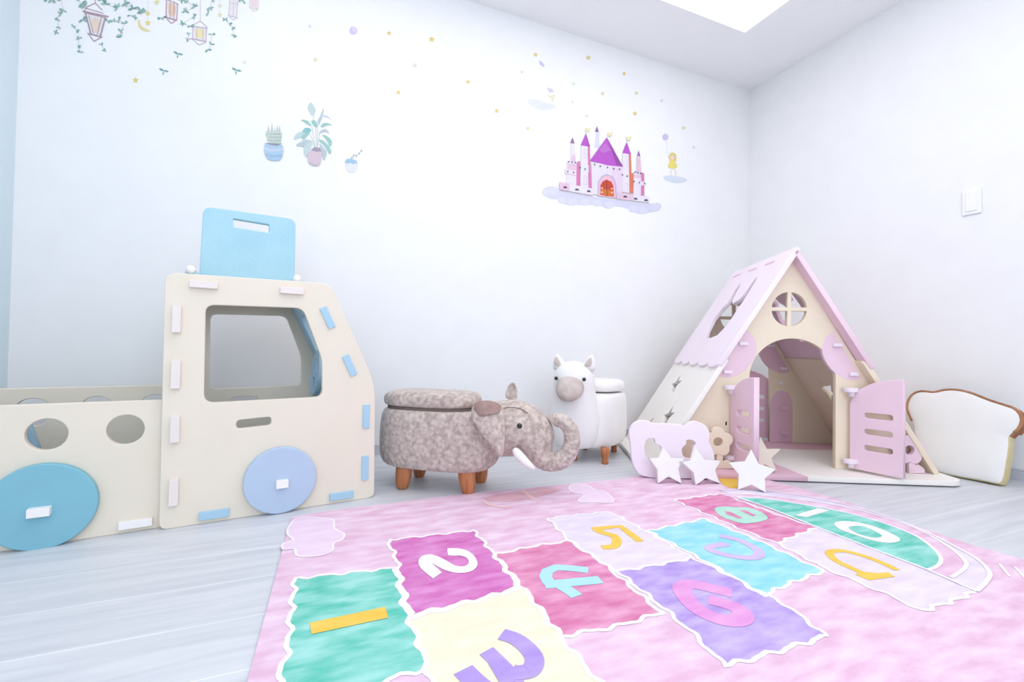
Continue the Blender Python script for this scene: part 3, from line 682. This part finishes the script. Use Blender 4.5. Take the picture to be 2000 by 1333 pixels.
# clouds, rainbow and sun prints
cl1 = c6([(300, 245), (350, 232), (430, 238), (490, 248), (495, 290), (545, 318), (530, 350), (490, 365), (485, 400), (430, 425), (350, 432), (305, 425), (295, 392), (240, 395), (240, 365), (290, 350), (262, 320), (265, 285)])
cl2 = c6([(1670, 85), (1700, 65), (1760, 72), (1800, 95), (1850, 105), (1892, 145), (1875, 162), (1800, 158), (1730, 160), (1720, 145), (1745, 122), (1690, 110)])
for c_ in (cl1, cl2): q = catmull(c_, True, 3); rfill(q, 'cloud', 1); rstroke(q, .006, 'wht', 2, True)
rfill(c6([(1240, 138), (1290, 124), (1400, 104), (1500, 92), (1600, 86), (1640, 92), (1560, 118), (1480, 140), (1380, 155), (1290, 158)]), 'salm', 1)
rstroke(c6([(1235, 148), (1265, 170), (1320, 182), (1370, 185)]), .014, 'peach', 2); rstroke(c6([(1440, 100), (1470, 125), (1500, 148)]), .014, 'peach', 2)
rfill(fxy([(1402, 934), (1445, 936), (1447, 953), (1430, 955), (1412, 948)]), 'gold', 1)
zz = c8([(1760, 700), (1700, 625), (1790, 640), (1900, 760)])
rstroke(zz, .006, 'wht', 2)
# digits
D_ = lambda pts, sub=4: catmull(pts, False, sub)
rfill(c6([(372, 765), (750, 685), (766, 740), (380, 823)]), 'gold', 3)
rfill(catmull(c6([(1062, 390), (1062, 391), (1120, 392), (1170, 408), (1203, 440), (1212, 475), (1190, 502), (1145, 515), (1090, 513), (1040, 497), (990, 470), (988, 471), (1032, 512), (1031, 514), (990, 543), (988, 542), (930, 495), (915, 460), (930, 432), (970, 422), (1010, 430), (1060, 455), (1100, 478), (1145, 482), (1168, 465), (1160, 442), (1125, 428), (1066, 427)]), True, 2), 'wht', 3)
rstroke(D_(c6([(1332, 822), (1400, 845), (1460, 890), (1497, 945), (1480, 1000), (1420, 1015), (1385, 1010), (1340, 960), (1300, 905), (1245, 912)])[:7]), .033, 'dv', 3)
rfill(c6([(1222, 925), (1290, 888), (1340, 935), (1395, 990), (1400, 1060), (1330, 1080), (1260, 960)]), 'dv', 3)
rstroke(D_(c6([(1372, 1030), (1390, 1075), (1350, 1120), (1270, 1110), (1200, 1060), (1140, 1000)])), .036, 'dv', 3)
rstroke(c7([(352, 630), (250, 618), (150, 612), (95, 635), (82, 670), (105, 712)]), .030, 'sky', 3)
rstroke(c7([(75, 722), (200, 712), (300, 702), (430, 690)]), .034, 'sky', 3)
rstroke(c7([(180, 730), (240, 765), (280, 795)]), .030, 'sky', 3)
rstroke(c7([(378, 370), (470, 360), (552, 352), (610, 395), (680, 448)]), .024, 'gold', 3)
rstroke(D_(c7([(395, 372), (450, 395), (515, 415), (532, 450), (510, 480), (437, 486)])), .026, 'gold', 3)
rstroke(D_(c7([(1255, 775), (1120, 742), (1000, 718), (940, 745), (980, 818), (1060, 888), (1180, 940), (1290, 948), (1330, 915), (1285, 868), (1200, 838), (1110, 815)])), .040, 'hot', 3)
rstroke(D_(c7([(1180, 412), (1300, 440), (1400, 490), (1432, 530), (1380, 552), (1250, 540), (1125, 505), (1130, 480), (1230, 465)])), .026, 'lil', 3)
rfill(catmull(c7([(1148, 240), (1200, 228), (1280, 232), (1360, 235), (1440, 262), (1485, 300), (1450, 320), (1400, 330), (1330, 335), (1250, 315), (1180, 285)]), True, 3), 'mint', 3)
rfill(c7([(1210, 255), (1245, 262), (1325, 300), (1300, 305), (1225, 278)]), 'rose', 4); rfill(c7([(1300, 250), (1340, 252), (1410, 285), (1385, 290)]), 'rose', 4)
rstroke(D_(c8([(1085, 662), (980, 612), (860, 570), (750, 545), (678, 556), (710, 600), (800, 645), (880, 680)])), .020, 'gold', 3)
rfill(c8([(830, 688), (880, 672), (960, 680), (1030, 675), (1072, 702), (1000, 712), (915, 724)]), 'gold', 3)
rfill(c8([(470, 333), (610, 290), (678, 305), (540, 346)]), 'wht', 6)
o10 = catmull(c8([(705, 382), (770, 368), (890, 385), (1020, 430), (1103, 478), (1060, 500), (960, 492), (830, 452), (740, 418)]), True, 3)
i10 = catmull(c8([(795, 405), (870, 400), (940, 425), (992, 458), (950, 470), (860, 450), (810, 425)]), True, 3)
rfill(o10, 'wht', 6); rfill(i10, 'green', 7)
me = bpy.data.meshes.new('rug'); rbm.to_mesh(me); rbm.free()
rug = link('hopscotch_rug', me, [RM[k] for k in rmats], center=Vector((.85, .95, 0)))
setprops(rug, 'pink hopscotch rug with numbered pastel squares lying on the floor', 'rug')
for p in me.polygons:
    if p.normal.z < -.5 and abs(me.vertices[p.vertices[0]].co.z-RZ) < .01 and p.center.z > .003: p.flip()

# ------------------------------------------------------------------ wall stickers
DM = {}
def dm(rgb):
    k = 'print_%d_%d_%d' % rgb
    q = tuple(int(c*.95) if c > 200 else c for c in rgb)
    if k not in DM: DM[k] = mat(k, q, tuple(min(255, c+5) for c in q), rough=.8, scale=60, spec=.1)
    return DM[k]
wf = frame((0, YB, 0), (1, 0, 0), (0, 0, 1))
class Dec:
    def __init__(s): s.bm = bmesh.new(); s.mats = []; s.n = 0
    def mi(s, c):
        if c not in s.mats: s.mats.append(c)
        return s.mats.index(c)
    def fill(s, px, c, sm=False):
        pts = trace(px, wf)
        if sm: pts = catmull(pts, True, 4)
        s.n += 1; z = .0006+.00012*s.n; vs = [s.bm.verts.new(wf @ Vector((x, y, z))) for x, y in pts]
        for t in tessellate_polygon([[Vector((x, y, 0)) for x, y in pts]]):
            try: f_ = s.bm.faces.new([vs[i] for i in t]); f_.material_index = s.mi(c)
            except ValueError: pass
    def line(s, px, wd, c, closed=False):
        P = [Vector(p) for p in px]; n = len(P)
        for i in range(n if closed else n-1):
            a_, b_ = P[i], P[(i+1) % n]; d = (b_-a_)
            if d.length < .01: continue
            nn = Vector((-d.y, d.x)).normalized()*wd/2
            s.fill([tuple(a_+nn), tuple(b_+nn), tuple(b_-nn), tuple(a_-nn)], c); s.n -= 1
        s.n += 1
    def done(s, name, label, cat='wall sticker', group=None):
        me = bpy.data.meshes.new(name); s.bm.to_mesh(me); s.bm.free()
        for p in me.polygons:
            if p.normal.y > 0: p.flip()
        return setprops(link(name, me, [dm(c) for c in s.mats]), label, cat, group)
def C3(pts): return [(1040+.17*x, 220+.17*y) for x, y in pts]
def el_(cx, cy, rx, ry, n=16, a=0): return [(cx+rx*cos(2*pi*i/n)*cos(a)-ry*sin(2*pi*i/n)*sin(a), cy+rx*cos(2*pi*i/n)*sin(a)+ry*sin(2*pi*i/n)*cos(a)) for i in range(n)]
# castle
d = Dec()
LV = (226, 226, 246); WH = (244, 236, 248); PK = (238, 196, 224); HP = (226, 128, 176); OR = (232, 128, 104); PU = (186, 96, 196); PU2 = (152, 112, 168); DK = (96, 84, 110)
d.fill(C3([(110, 900), (160, 860), (230, 850), (320, 880), (420, 920), (700, 970), (1000, 1010), (1300, 1050), (1440, 1040), (1480, 1080), (1440, 1130), (1340, 1150), (1260, 1165), (1150, 1140), (1080, 1100), (950, 1080), (870, 1105), (780, 1070), (680, 1060), (590, 1065), (500, 1060), (430, 1070), (340, 1040), (280, 1000), (200, 990), (130, 950)]), LV, True)
for x, y, r in ((230, 905, 60), (150, 915, 45), (340, 1010, 50), (460, 1030, 55), (600, 1030, 55), (740, 1040, 50), (880, 1060, 55), (1150, 1110, 50), (1270, 1130, 50), (1400, 1090, 60)):
    d.fill(C3(el_(x, y, r, r*.75)), (232, 232, 249))
d.fill(C3([(735, 225), (765, 225), (770, 400), (710, 400)]), (230, 230, 248)); d.fill(C3([(738, 155), (762, 225), (715, 222)]), PU2)      # thin back tower
d.fill(C3([(440, 355), (482, 360), (500, 600), (430, 590)]), WH); d.fill(C3([(458, 285), (482, 358), (432, 350)]), PU2)
d.fill(C3([(455, 480), (488, 490), (495, 570), (440, 560)]), PK)
d.fill(C3([(395, 560), (505, 575), (510, 860), (385, 830)]), WH); d.fill(C3([(400, 590), (500, 600), (500, 670), (400, 660)]), PK); d.fill(C3([(372, 655), (505, 680), (505, 730), (372, 705)]), WH); d.line(C3([(372, 655), (372, 705), (505, 730)]), .6, HP)
d.fill(C3([(505, 570), (545, 560), (545, 860), (500, 850)]), HP)
d.fill(C3([(1195, 500), (1235, 500), (1250, 700), (1190, 690)]), PK); d.fill(C3([(1217, 438), (1237, 505), (1197, 498)]), PU2)
d.fill(C3([(1160, 690), (1280, 700), (1285, 980), (1150, 960)]), WH); d.fill(C3([(1245, 690), (1280, 700), (1280, 980), (1240, 975)]), HP); d.fill(C3([(1165, 715), (1245, 725), (1245, 760), (1165, 750)]), PK)
d.fill(C3([(1140, 780), (1300, 800), (1295, 845), (1140, 825)]), WH)
d.fill(C3([(1125, 700), (1160, 700), (1155, 930), (1110, 925)]), OR)
d.fill(C3([(555, 380), (655, 395), (670, 870), (545, 860)]), WH); d.fill(C3([(630, 395), (655, 395), (672, 870), (638, 865)]), HP); d.fill(C3([(610, 240), (660, 398), (550, 380)]), PU); d.fill(C3([(612, 250), (660, 398), (630, 392)]), (160, 96, 170))
d.fill(C3([(548, 600), (640, 610), (640, 690), (548, 680)]), (238, 238, 250)); d.line(C3([(590, 430), (620, 432), (620, 520), (590, 515), (590, 430)]), .6, (198, 200, 224)); d.line(C3([(585, 730), (618, 733), (618, 830), (585, 825), (585, 730)]), .6, (188, 190, 216))
d.fill(C3([(1030, 470), (1125, 480), (1135, 930), (1025, 915)]), WH); d.fill(C3([(1100, 480), (1125, 485), (1140, 930), (1108, 925)]), OR); d.fill(C3([(1078, 340), (1127, 485), (1028, 468)]), PU); d.line(C3([(1060, 520), (1090, 522), (1088, 610), (1062, 605)]), .5, (198, 200, 224)); d.line(C3([(1062, 820), (1090, 822), (1088, 900), (1062, 895)]), .5, (198, 200, 224))
d.fill(C3([(670, 570), (1030, 630), (1020, 1000), (680, 940)]), (242, 234, 248)); d.fill(C3([(900, 600), (1030, 630), (1020, 1000), (900, 980)]), (240, 220, 238))
d.fill(C3([(848, 290), (1035, 628), (850, 610), (655, 555)]), PU); d.fill(C3([(850, 292), (1035, 628), (960, 610)]), (150, 84, 160)); d.fill(C3([(830, 350), (900, 440), (800, 470), (760, 430)]), (202, 120, 210))
d.fill(C3([(740, 960), (745, 800), (790, 730), (850, 710), (920, 740), (955, 820), (962, 990)]), (206, 184, 224)); d.fill(C3([(752, 960), (760, 810), (800, 745), (850, 730), (910, 755), (940, 830), (945, 985)]), (248, 190, 214))
d.fill(C3([(772, 950), (775, 840), (800, 795), (845, 775), (900, 800), (922, 850), (930, 970), (850, 965)]), (206, 84, 66)); d.fill(C3([(775, 880), (925, 900), (930, 970), (772, 945)]), (222, 120, 70)); d.line(C3([(843, 775), (850, 965)]), .8, (120, 50, 50))
for p in ((792, 872), (792, 920), (905, 880), (905, 925)): d.fill(C3(el_(p[0], p[1], 13, 9, 8)), (250, 210, 190))
d.fill(C3([(300, 800), (690, 880), (690, 960), (310, 890)]), PK); d.fill(C3([(420, 825), (690, 880), (690, 950), (420, 910)]), WH)
d.fill(C3([(970, 920), (1330, 970), (1335, 1040), (960, 995)]), PK); d.fill(C3([(1150, 945), (1330, 970), (1335, 1035), (1150, 1015)]), WH)
for p in ((370, 865), (505, 892), (640, 910), (1058, 972), (1177, 996), (1297, 1013)): d.fill(C3([(p[0]-24, p[1]+8), (p[0]-18, p[1]-12), (p[0]+12, p[1]-12), (p[0]+24, p[1]+10)]), DK)
for p in ((410, 570), (447, 576), (485, 582), (398, 683), (465, 695), (540, 640), (597, 655), (705, 602), (770, 622), (853, 637), (925, 652), (990, 657), (1025, 722), (1078, 737), (1168, 690), (1200, 698), (1232, 705), (1156, 798), (1218, 810), (1277, 820)): d.fill(C3(el_(p[0], p[1], 8, 9, 8)), DK)
for p in ((625, 200), (880, 250), (1095, 300)): d.fill(C3([(p[0]-28, p[1]-20), (p[0], p[1]-5), (p[0]+32, p[1]-25), (p[0]+22, p[1]+18), (p[0]-20, p[1]+28)]), (244, 236, 176))
d.done('castle_sticker', 'wall sticker of a pink castle with purple roofs on a lilac cloud')
# plants
def C2(pts): return [(480+.135*x, 180+.135*y) for x, y in pts]
G1 = (160, 200, 202); G2 = (186, 212, 214); G3 = (206, 224, 222)
d = Dec()
for sx, sy, h_ in ((330, 480, 90), (380, 430, 160), (455, 480, 90), (490, 480, 90), (300, 570, 60), (420, 520, 70)): d.fill(C2([(sx-16, sy+h_), (sx, sy), (sx+16, sy+h_)]), (190, 206, 206))
d.fill(C2([(290, 580), (340, 560), (400, 580), (460, 560), (520, 590), (520, 660), (500, 740), (450, 775), (360, 770), (320, 720), (300, 650)]), (212, 224, 212), True)
for i in range(5):
    for j in range(4): d.fill(C2(el_(325+i*42+(j % 2)*12, 610+j*45, 17, 8, 8)), (172, 192, 188))
d.fill(C2([(280, 740), (350, 765), (440, 780), (530, 770), (548, 850), (530, 940), (490, 995), (400, 998), (320, 975), (285, 920), (268, 840)]), (176, 214, 234)); d.fill(C2([(275, 800), (350, 830), (540, 820), (545, 850), (350, 870), (270, 835)]), (200, 226, 242)); d.fill(C2([(290, 890), (400, 925), (530, 900), (525, 940), (400, 955), (300, 925)]), (160, 204, 228))
d.fill(C2([(280, 740), (350, 745), (520, 762), (440, 780), (350, 768)]), (150, 150, 172))
d.done('cactus_sticker', 'wall sticker of a spiky cactus in a striped blue pot')
d = Dec()
for a_, b_ in (((980, 340), (985, 480)), ((1010, 500), (1020, 800)), ((1040, 500), (1035, 800)), ((960, 500), (1000, 800)), ((1080, 560), (1040, 780)), ((930, 600), (1000, 800)), ((1100, 330), (1060, 480))): d.line(C2([a_, b_]), 1.0, (190, 200, 206))
for l_, c_ in ((((940, 150), (1010, 260), (965, 345), (900, 230)), G3), (((1130, 230), (1110, 360), (1060, 470), (1040, 420), (1090, 320)), G2), (((760, 440), (830, 400), (910, 430), (950, 495), (880, 460), (810, 415)), G1), (((1250, 420), (1190, 370), (1110, 340), (1180, 350)), G2),
    (((1085, 490), (1130, 450), (1200, 455), (1260, 490), (1200, 475), (1110, 510)), G1), (((815, 590), (850, 530), (900, 520), (948, 550), (900, 600)), (140, 192, 192)), (((695, 690), (730, 610), (790, 580), (870, 610), (800, 650)), G3), (((815, 630), (920, 590), (880, 650), (825, 690)), G1),
    (((1060, 600), (1100, 550), (1160, 540), (1210, 600), (1150, 570)), G2), (((730, 770), (820, 710), (890, 690), (960, 720), (880, 780), (800, 790)), G2), (((840, 820), (880, 750), (960, 720), (930, 840), (865, 940)), G3), (((1110, 620), (1190, 650), (1245, 720), (1220, 790), (1170, 690)), G1),
    (((1060, 700), (1130, 710), (1230, 830), (1215, 900), (1140, 780)), G1), (((1070, 750), (1120, 800), (1170, 880), (1130, 990), (1100, 880)), G2), (((950, 420), (1010, 420), (1040, 500), (990, 490)), G1)): d.fill(C2(l_), c_, True)
d.fill(C2([(945, 840), (990, 800), (1070, 810), (1090, 860), (1010, 870)]), (168, 160, 178))
d.fill(C2([(945, 850), (1010, 865), (1095, 865), (1100, 920), (1080, 1040), (1030, 1075), (970, 1070), (910, 1030), (885, 930)]), (228, 206, 214)); d.fill(C2([(905, 1015), (990, 1045), (1080, 1035), (1050, 1070), (970, 1070), (915, 1035)]), (206, 190, 206))
d.done('potted_plant_sticker', 'tall wall sticker of a leafy green plant in a pink pot')
d = Dec(); d.line(C2([(1540, 960), (1570, 920), (1620, 910), (1650, 880), (1675, 840)]), 1.2, (190, 190, 206))
for p in ((1562, 915), (1600, 925), (1640, 890), (1672, 850), (1535, 950)): d.fill(C2(el_(p[0], p[1], 13, 17, 8)), (186, 186, 202))
d.fill(C2(el_(1530, 1070, 90, 95, 24)), (240, 240, 246)); d.fill(C2([(1450, 970), (1520, 965), (1600, 990), (1620, 1060), (1590, 1030), (1550, 1050), (1520, 1025), (1480, 1035), (1435, 1035)]), (164, 208, 226))
d.done('small_pot_sticker', 'small round white and blue pot wall sticker with a thin sprig')
# stars
def wstar(x, y, r, c, label, rot=0):
    d = Dec(); d.fill([(x+(r if i % 2 == 0 else r*.5)*cos(-pi/2+rot+pi*i/5), y+(r if i % 2 == 0 else r*.5)*sin(-pi/2+rot+pi*i/5)) for i in range(10)], c); d.done('star_sticker', label, 'star sticker', 'star stickers on the wall')
Y1 = (240, 214, 130); Y2 = (238, 228, 168); Y3 = (226, 234, 196); Y4 = (230, 234, 222)
for a_ in ((265, 157, 6.5, Y1, 'pale yellow star sticker below the hanging vines, alone at left'), (616, 117, 5, Y2, 'faint yellow star sticker above the leafy plant sticker'),
    (760, 65, 5, Y1, 'small yellow star sticker right of the lilac balloon'), (843, 77, 6.5, Y1, 'larger yellow star sticker high on the wall, second from the lilac balloon'),
    (810, 128, 5.5, Y3, 'pale green star sticker below the two high yellow stars'), (778, 181, 5, Y1, 'yellow star sticker lowest of those right of the leafy plant'),
    (914, 160, 5, Y1, 'yellow star sticker midway between the leafy plant and moon stickers'), (970, 217, 5, Y1, 'yellow star sticker left of the moon cloud, lowest there'),
    (1046, 107, 5, Y1, 'yellow star sticker just above the small lilac crescent'), (1149, 113, 5.5, Y1, 'yellow star sticker nearest the ceiling edge'),
    (1219, 144, 4.5, Y1, 'yellow star sticker below the ceiling edge, right of the moon'), (1177, 183, 4.5, Y2, 'pale yellow star sticker right of the moon, above the castle'),
    (1243, 182, 4.5, Y2, 'pale yellow star sticker far above the castle door, upper of two'), (1240, 222, 5, Y1, 'yellow star sticker above the castle right tower, lower of two'),
    (1031, 251, 4.5, Y2, 'pale yellow star sticker left of the castle top'), (1335, 250, 4.5, Y2, 'pale yellow star sticker beside the balloon, nearest the room corner'),
    (1120, 164, 4, Y4, 'very faint star sticker right of the moon, higher'), (1118, 199, 3.5, Y4, 'very faint star sticker right of the moon cloud, lower'),
    (1146, 227, 4, Y3, 'faint green star sticker right above the castle thin tower'), (1019, 141, 4, Y4, 'very faint star sticker left of the small lilac crescent'),
    (478, 122, 4, Y4, 'very faint star sticker near the loose leaf at right of the vines'), (605, 52, 5, (232, 232, 240), 'faint grey star sticker high above the leafy plant'),
    (1292, 197, 4, (232, 232, 242), 'faint lilac star sticker above the balloon'), (1355, 288, 4, (232, 232, 244), 'faint lilac star sticker right of the fairy')):
    wstar(*a_)
# balloons, moon, fairy
d = Dec(); d.fill(el_(690, 60, 8, 8, 20), (226, 208, 242)); d.fill(el_(692, 58, 5, 5, 16), (236, 224, 248)); d.done('balloon_sticker', 'lilac round balloon wall sticker high in the middle of the wall')
d = Dec(); d.fill([(1053, 119), (1058, 121), (1062, 126), (1063, 131), (1058, 129), (1054, 125)], (222, 206, 240), True); d.done('crescent_sticker', 'small lilac crescent wall sticker above the moon')
d = Dec(); d.fill([(1030, 196), (1045, 194), (1065, 200), (1085, 206), (1080, 213), (1060, 215), (1040, 207)], (236, 240, 250), True); d.fill([(1068, 171), (1078, 174), (1082, 180), (1074, 181)], (226, 212, 242)); d.fill([(1083, 184), (1082, 194), (1078, 200), (1077, 194), (1072, 190), (1070, 186), (1077, 187)], (240, 236, 204), True); d.done('moon_sticker', 'faint wall sticker of a yellow moon with lilac cap on a cloud')
d = Dec(); d.fill([(1296, 345), (1312, 343), (1338, 348), (1340, 355), (1320, 358), (1300, 352)], (226, 234, 246), True); d.line([(1301, 275), (1303, 300)], .5, (222, 218, 236)); d.fill(el_(1299.5, 268, 6, 6.5, 16), (216, 206, 242)); d.fill([(1307, 303), (1313, 298), (1320, 302), (1321, 312), (1319, 316), (1308, 315)], (236, 214, 132), True); d.fill(el_(1313, 308, 3.6, 4.4, 12), (250, 226, 214)); d.fill([(1311, 313), (1315, 313), (1323, 326), (1313, 330), (1304, 325)], (244, 232, 120), True); d.line([(1309, 314), (1304, 304)], 1, (250, 222, 214)); d.line([(1311, 327), (1310, 343)], 1.2, (250, 222, 214)); d.line([(1317, 327), (1321, 343)], 1.2, (250, 222, 214)); d.done('girl_sticker', 'wall sticker of a girl in a yellow dress holding a lilac balloon over a cloud')
# lanterns
def C1(pts): return [(60+.25*x, .25*y) for x, y in pts]
BR = (176, 148, 160); BR2 = (196, 172, 190)
def lantern(lines, glow, label, c=BR, gc=(248, 226, 206)):
    d = Dec(); d.fill(C1(glow), (246, 240, 240)); g = glow; cx = sum(p[0] for p in g)/len(g); cy = sum(p[1] for p in g)/len(g)
    d.fill(C1([(cx+(x-cx)*.55, cy+(y-cy)*.6) for x, y in g]), gc, True)
    for l_, wd in lines: d.line(C1(l_), wd, c)
    d.done('lantern_sticker', label, 'lantern sticker', 'lantern stickers hanging from the vines')
lantern([([(500, -60), (505, 25)], 1.2), ([(505, 25), (440, 55), (420, 85)], 1.6), ([(505, 25), (560, 80)], 1.6), ([(430, 65), (570, 105)], 1.4), ([(405, 88), (610, 132)], 2.4), ([(420, 100), (590, 140)], 1.4), ([(430, 105), (470, 265)], 2.6), ([(455, 120), (490, 262)], 1.2), ([(585, 138), (545, 285)], 2.6), ([(555, 135), (520, 275)], 1.2), ([(445, 262), (560, 292)], 2.2), ([(455, 270), (495, 325), (550, 295)], 1.6)], [(455, 112), (575, 140), (540, 282), (475, 265)], 'largest brown lantern sticker, leftmost among the vines')
lantern([([(1065, 0), (1155, 35)], 1.4), ([(1060, 0), (1058, 140)], 1.6), ([(1090, 0), (1090, 150)], 1), ([(1122, 10), (1118, 158)], 1), ([(1148, 30), (1142, 160)], 1.6), ([(1045, 135), (1145, 160)], 2.2), ([(1065, 150), (1100, 185), (1135, 160)], 1.6)], [(1062, -10), (1150, 25), (1142, 155), (1060, 140)], 'narrow brown lantern sticker second from the left, cut by the picture top', (186, 150, 168), (246, 214, 180))
lantern([([(1325, -60), (1325, 165)], .7), ([(1325, 165), (1270, 195), (1262, 205)], 1.2), ([(1325, 165), (1370, 205), (1380, 215)], 1.2), ([(1262, 205), (1380, 222)], 1.3), ([(1268, 205), (1265, 300)], 1.2), ([(1300, 205), (1298, 312)], .8), ([(1345, 210), (1345, 322)], .8), ([(1375, 215), (1370, 325)], 1.2), ([(1225, 308), (1262, 303), (1375, 328)], 1.5), ([(1262, 306), (1315, 352), (1370, 332)], 1.1)], [(1270, 205), (1375, 220), (1368, 325), (1266, 302)], 'lantern sticker hanging lowest, with a yellow glow', BR2, (248, 236, 176))
lantern([([(1555, 0), (1548, 125)], .9), ([(1585, 0), (1582, 135)], .7), ([(1618, 5), (1610, 140)], .9), ([(1550, 20), (1620, 35)], .7), ([(1540, 122), (1615, 140)], 1), ([(1550, 128), (1583, 158), (1612, 142)], .8)], [(1553, -10), (1618, 5), (1610, 138), (1550, 124)], 'faint lilac lantern sticker right of the lowest hanging lantern', (206, 190, 214), (248, 238, 236))
lantern([([(1710, 0), (1712, 60)], .9), ([(1780, 0), (1775, 70)], .9), ([(1708, 58), (1778, 74)], .9), ([(1715, 62), (1745, 90), (1775, 74)], .8)], [(1712, -20), (1782, -10), (1775, 70), (1712, 58)], 'faint pink lantern sticker, rightmost of the hanging ones', (236, 200, 208), (248, 226, 226))
# vines
GR = [(134, 176, 164), (150, 188, 172), (122, 164, 160), (158, 182, 176)]
def leaf(d, x, y, r, a, c): d.fill([(x+r*cos(a), y+r*sin(a)), (x+.35*r*cos(a+1.4), y+.35*r*sin(a+1.4)), (x-r*cos(a)*.8, y-r*sin(a)*.8), (x+.35*r*cos(a-1.4), y+.35*r*sin(a-1.4))], c, True)
rnd = random.Random(7)
def vine(pts, label, s_=1.0):
    d = Dec(); P = C1(pts); d.line(P, .6, (176, 196, 192))
    for x, y in P:
        for k in range(4):
            a_ = rnd.random()*6.3; leaf(d, x+cos(a_)*4*s_, y+sin(a_)*3.5*s_, 4.6*s_, a_, GR[rnd.randrange(4)])
    d.done('vine_sticker', label, 'vine sticker', 'green vine stickers at the top of the wall')
vine([(130, -10), (165, 8), (200, -5)], 'short green vine sticker at the upper left picture corner')
vine([(235, -20), (255, 80), (240, 110)], 'green vine sticker between the corner and the largest lantern', 1.0)
vine([(210, 155), (218, 210), (200, 255)], 'small trailing leaf string sticker nearest the left corner', .7)
vine([(345, -10), (400, 30), (430, 45), (410, 155)], 'green vine sticker behind the left side of the largest lantern', 1.2)
vine([(330, 210), (362, 235), (380, 300), (370, 360), (390, 410)], 'trailing leaf string sticker left below the largest lantern', .75)
vine([(550, 345), (575, 395)], 'tiny leaf pair sticker right below the largest lantern', .6)
vine([(560, 0), (585, 35), (680, 60), (740, 25), (800, 70), (860, 80), (870, 100)], 'long green vine sticker right of the largest lantern', 1.15)
vine([(780, 120), (810, 140)], 'small sprig sticker under the long vine', .8)
vine([(600, 165), (645, 165), (690, 155), (735, 185), (705, 245), (695, 295)], 'green vine sticker drooping right of the largest lantern', .85)
vine([(1180, 0), (1230, 15), (1280, 55), (1210, 90)], 'green vine sticker between the second and third lanterns', .95)
vine([(1415, 0), (1400, 60), (1390, 100)], 'green vine sticker above right of the lowest lantern', .95)
vine([(1015, 140), (1040, 130)], 'small leafy sprig sticker left of the second lantern', .8)
vine([(1280, 130), (1190, 180), (1250, 205)], 'leafy sprig sticker left above the lowest lantern', .85)
vine([(1235, 265), (1225, 310)], 'tiny sprig sticker left of the lowest lantern', .6)
vine([(1415, 270), (1410, 350), (1385, 390)], 'leafy sprig sticker right of the lowest lantern', .85)
vine([(1520, 155), (1550, 185), (1575, 215), (1590, 275)], 'thin leafy string sticker below the faint lilac lantern', .75)
vine([(1640, 0), (1660, 15)], 'small leafy sprig sticker between the two faint lanterns', .7)
def lleaf(cx, cy, label):
    d = Dec(); leaf(d, cx-5, cy-2, 6, .5, GR[2]); leaf(d, cx+4, cy+1, 6, .2, GR[0]); leaf(d, cx-1, cy+5, 4.5, 1.7, GR[1]); d.done('leaf_sticker', label, 'leaf sticker', 'loose leaf stickers')
lleaf(320, 138, 'lowest left of the three loose green leaf stickers'); lleaf(348, 105, 'topmost of the three loose green leaf stickers'); lleaf(462, 137, 'loose green leaf sticker below the faint lantern, rightmost of three')
# gold stars on strings
d = Dec(); d.line(C1([(915, -20), (915, 160)]), .6, (236, 224, 176)); 
for x, y, r in ((915, 105, 22), (915, 180, 26)): d.fill(C1([(x+(r if i % 2 == 0 else r*.5)*cos(-pi/2+pi*i/5), y+(r if i % 2 == 0 else r*.5)*sin(-pi/2+pi*i/5)) for i in range(10)]), (244, 224, 136))
d.fill(C1([(845, 150), (838, 190), (860, 230), (900, 246), (940, 242), (905, 228), (868, 205), (855, 175)]), (244, 230, 160), True)
d.done('moon_string_sticker', 'wall sticker of a golden crescent moon and two stars on a string')
d = Dec(); d.line(C1([(1478, -20), (1478, 120)]), .6, (240, 232, 196))
for x, y, r in ((1478, 45, 18), (1478, 118, 22)): d.fill(C1([(x+(r if i % 2 == 0 else r*.5)*cos(-pi/2+pi*i/5), y+(r if i % 2 == 0 else r*.5)*sin(-pi/2+pi*i/5)) for i in range(10)]), (244, 232, 180))
d.done('star_string_sticker', 'wall sticker of two pale stars on a string left of the faint lilac lantern')
d = Dec(); x, y, r = 985, 18, 26; d.fill(C1([(x+(r if i % 2 == 0 else r*.5)*cos(-pi/2+pi*i/5), y+(r if i % 2 == 0 else r*.5)*sin(-pi/2+pi*i/5)) for i in range(10)]), (244, 232, 160)); d.done('star_sticker', 'gold star sticker at the picture top beside the moon string', 'star sticker', 'star stickers on the wall')
for o in bpy.data.objects:
    if '_m' in o: del o['_m']
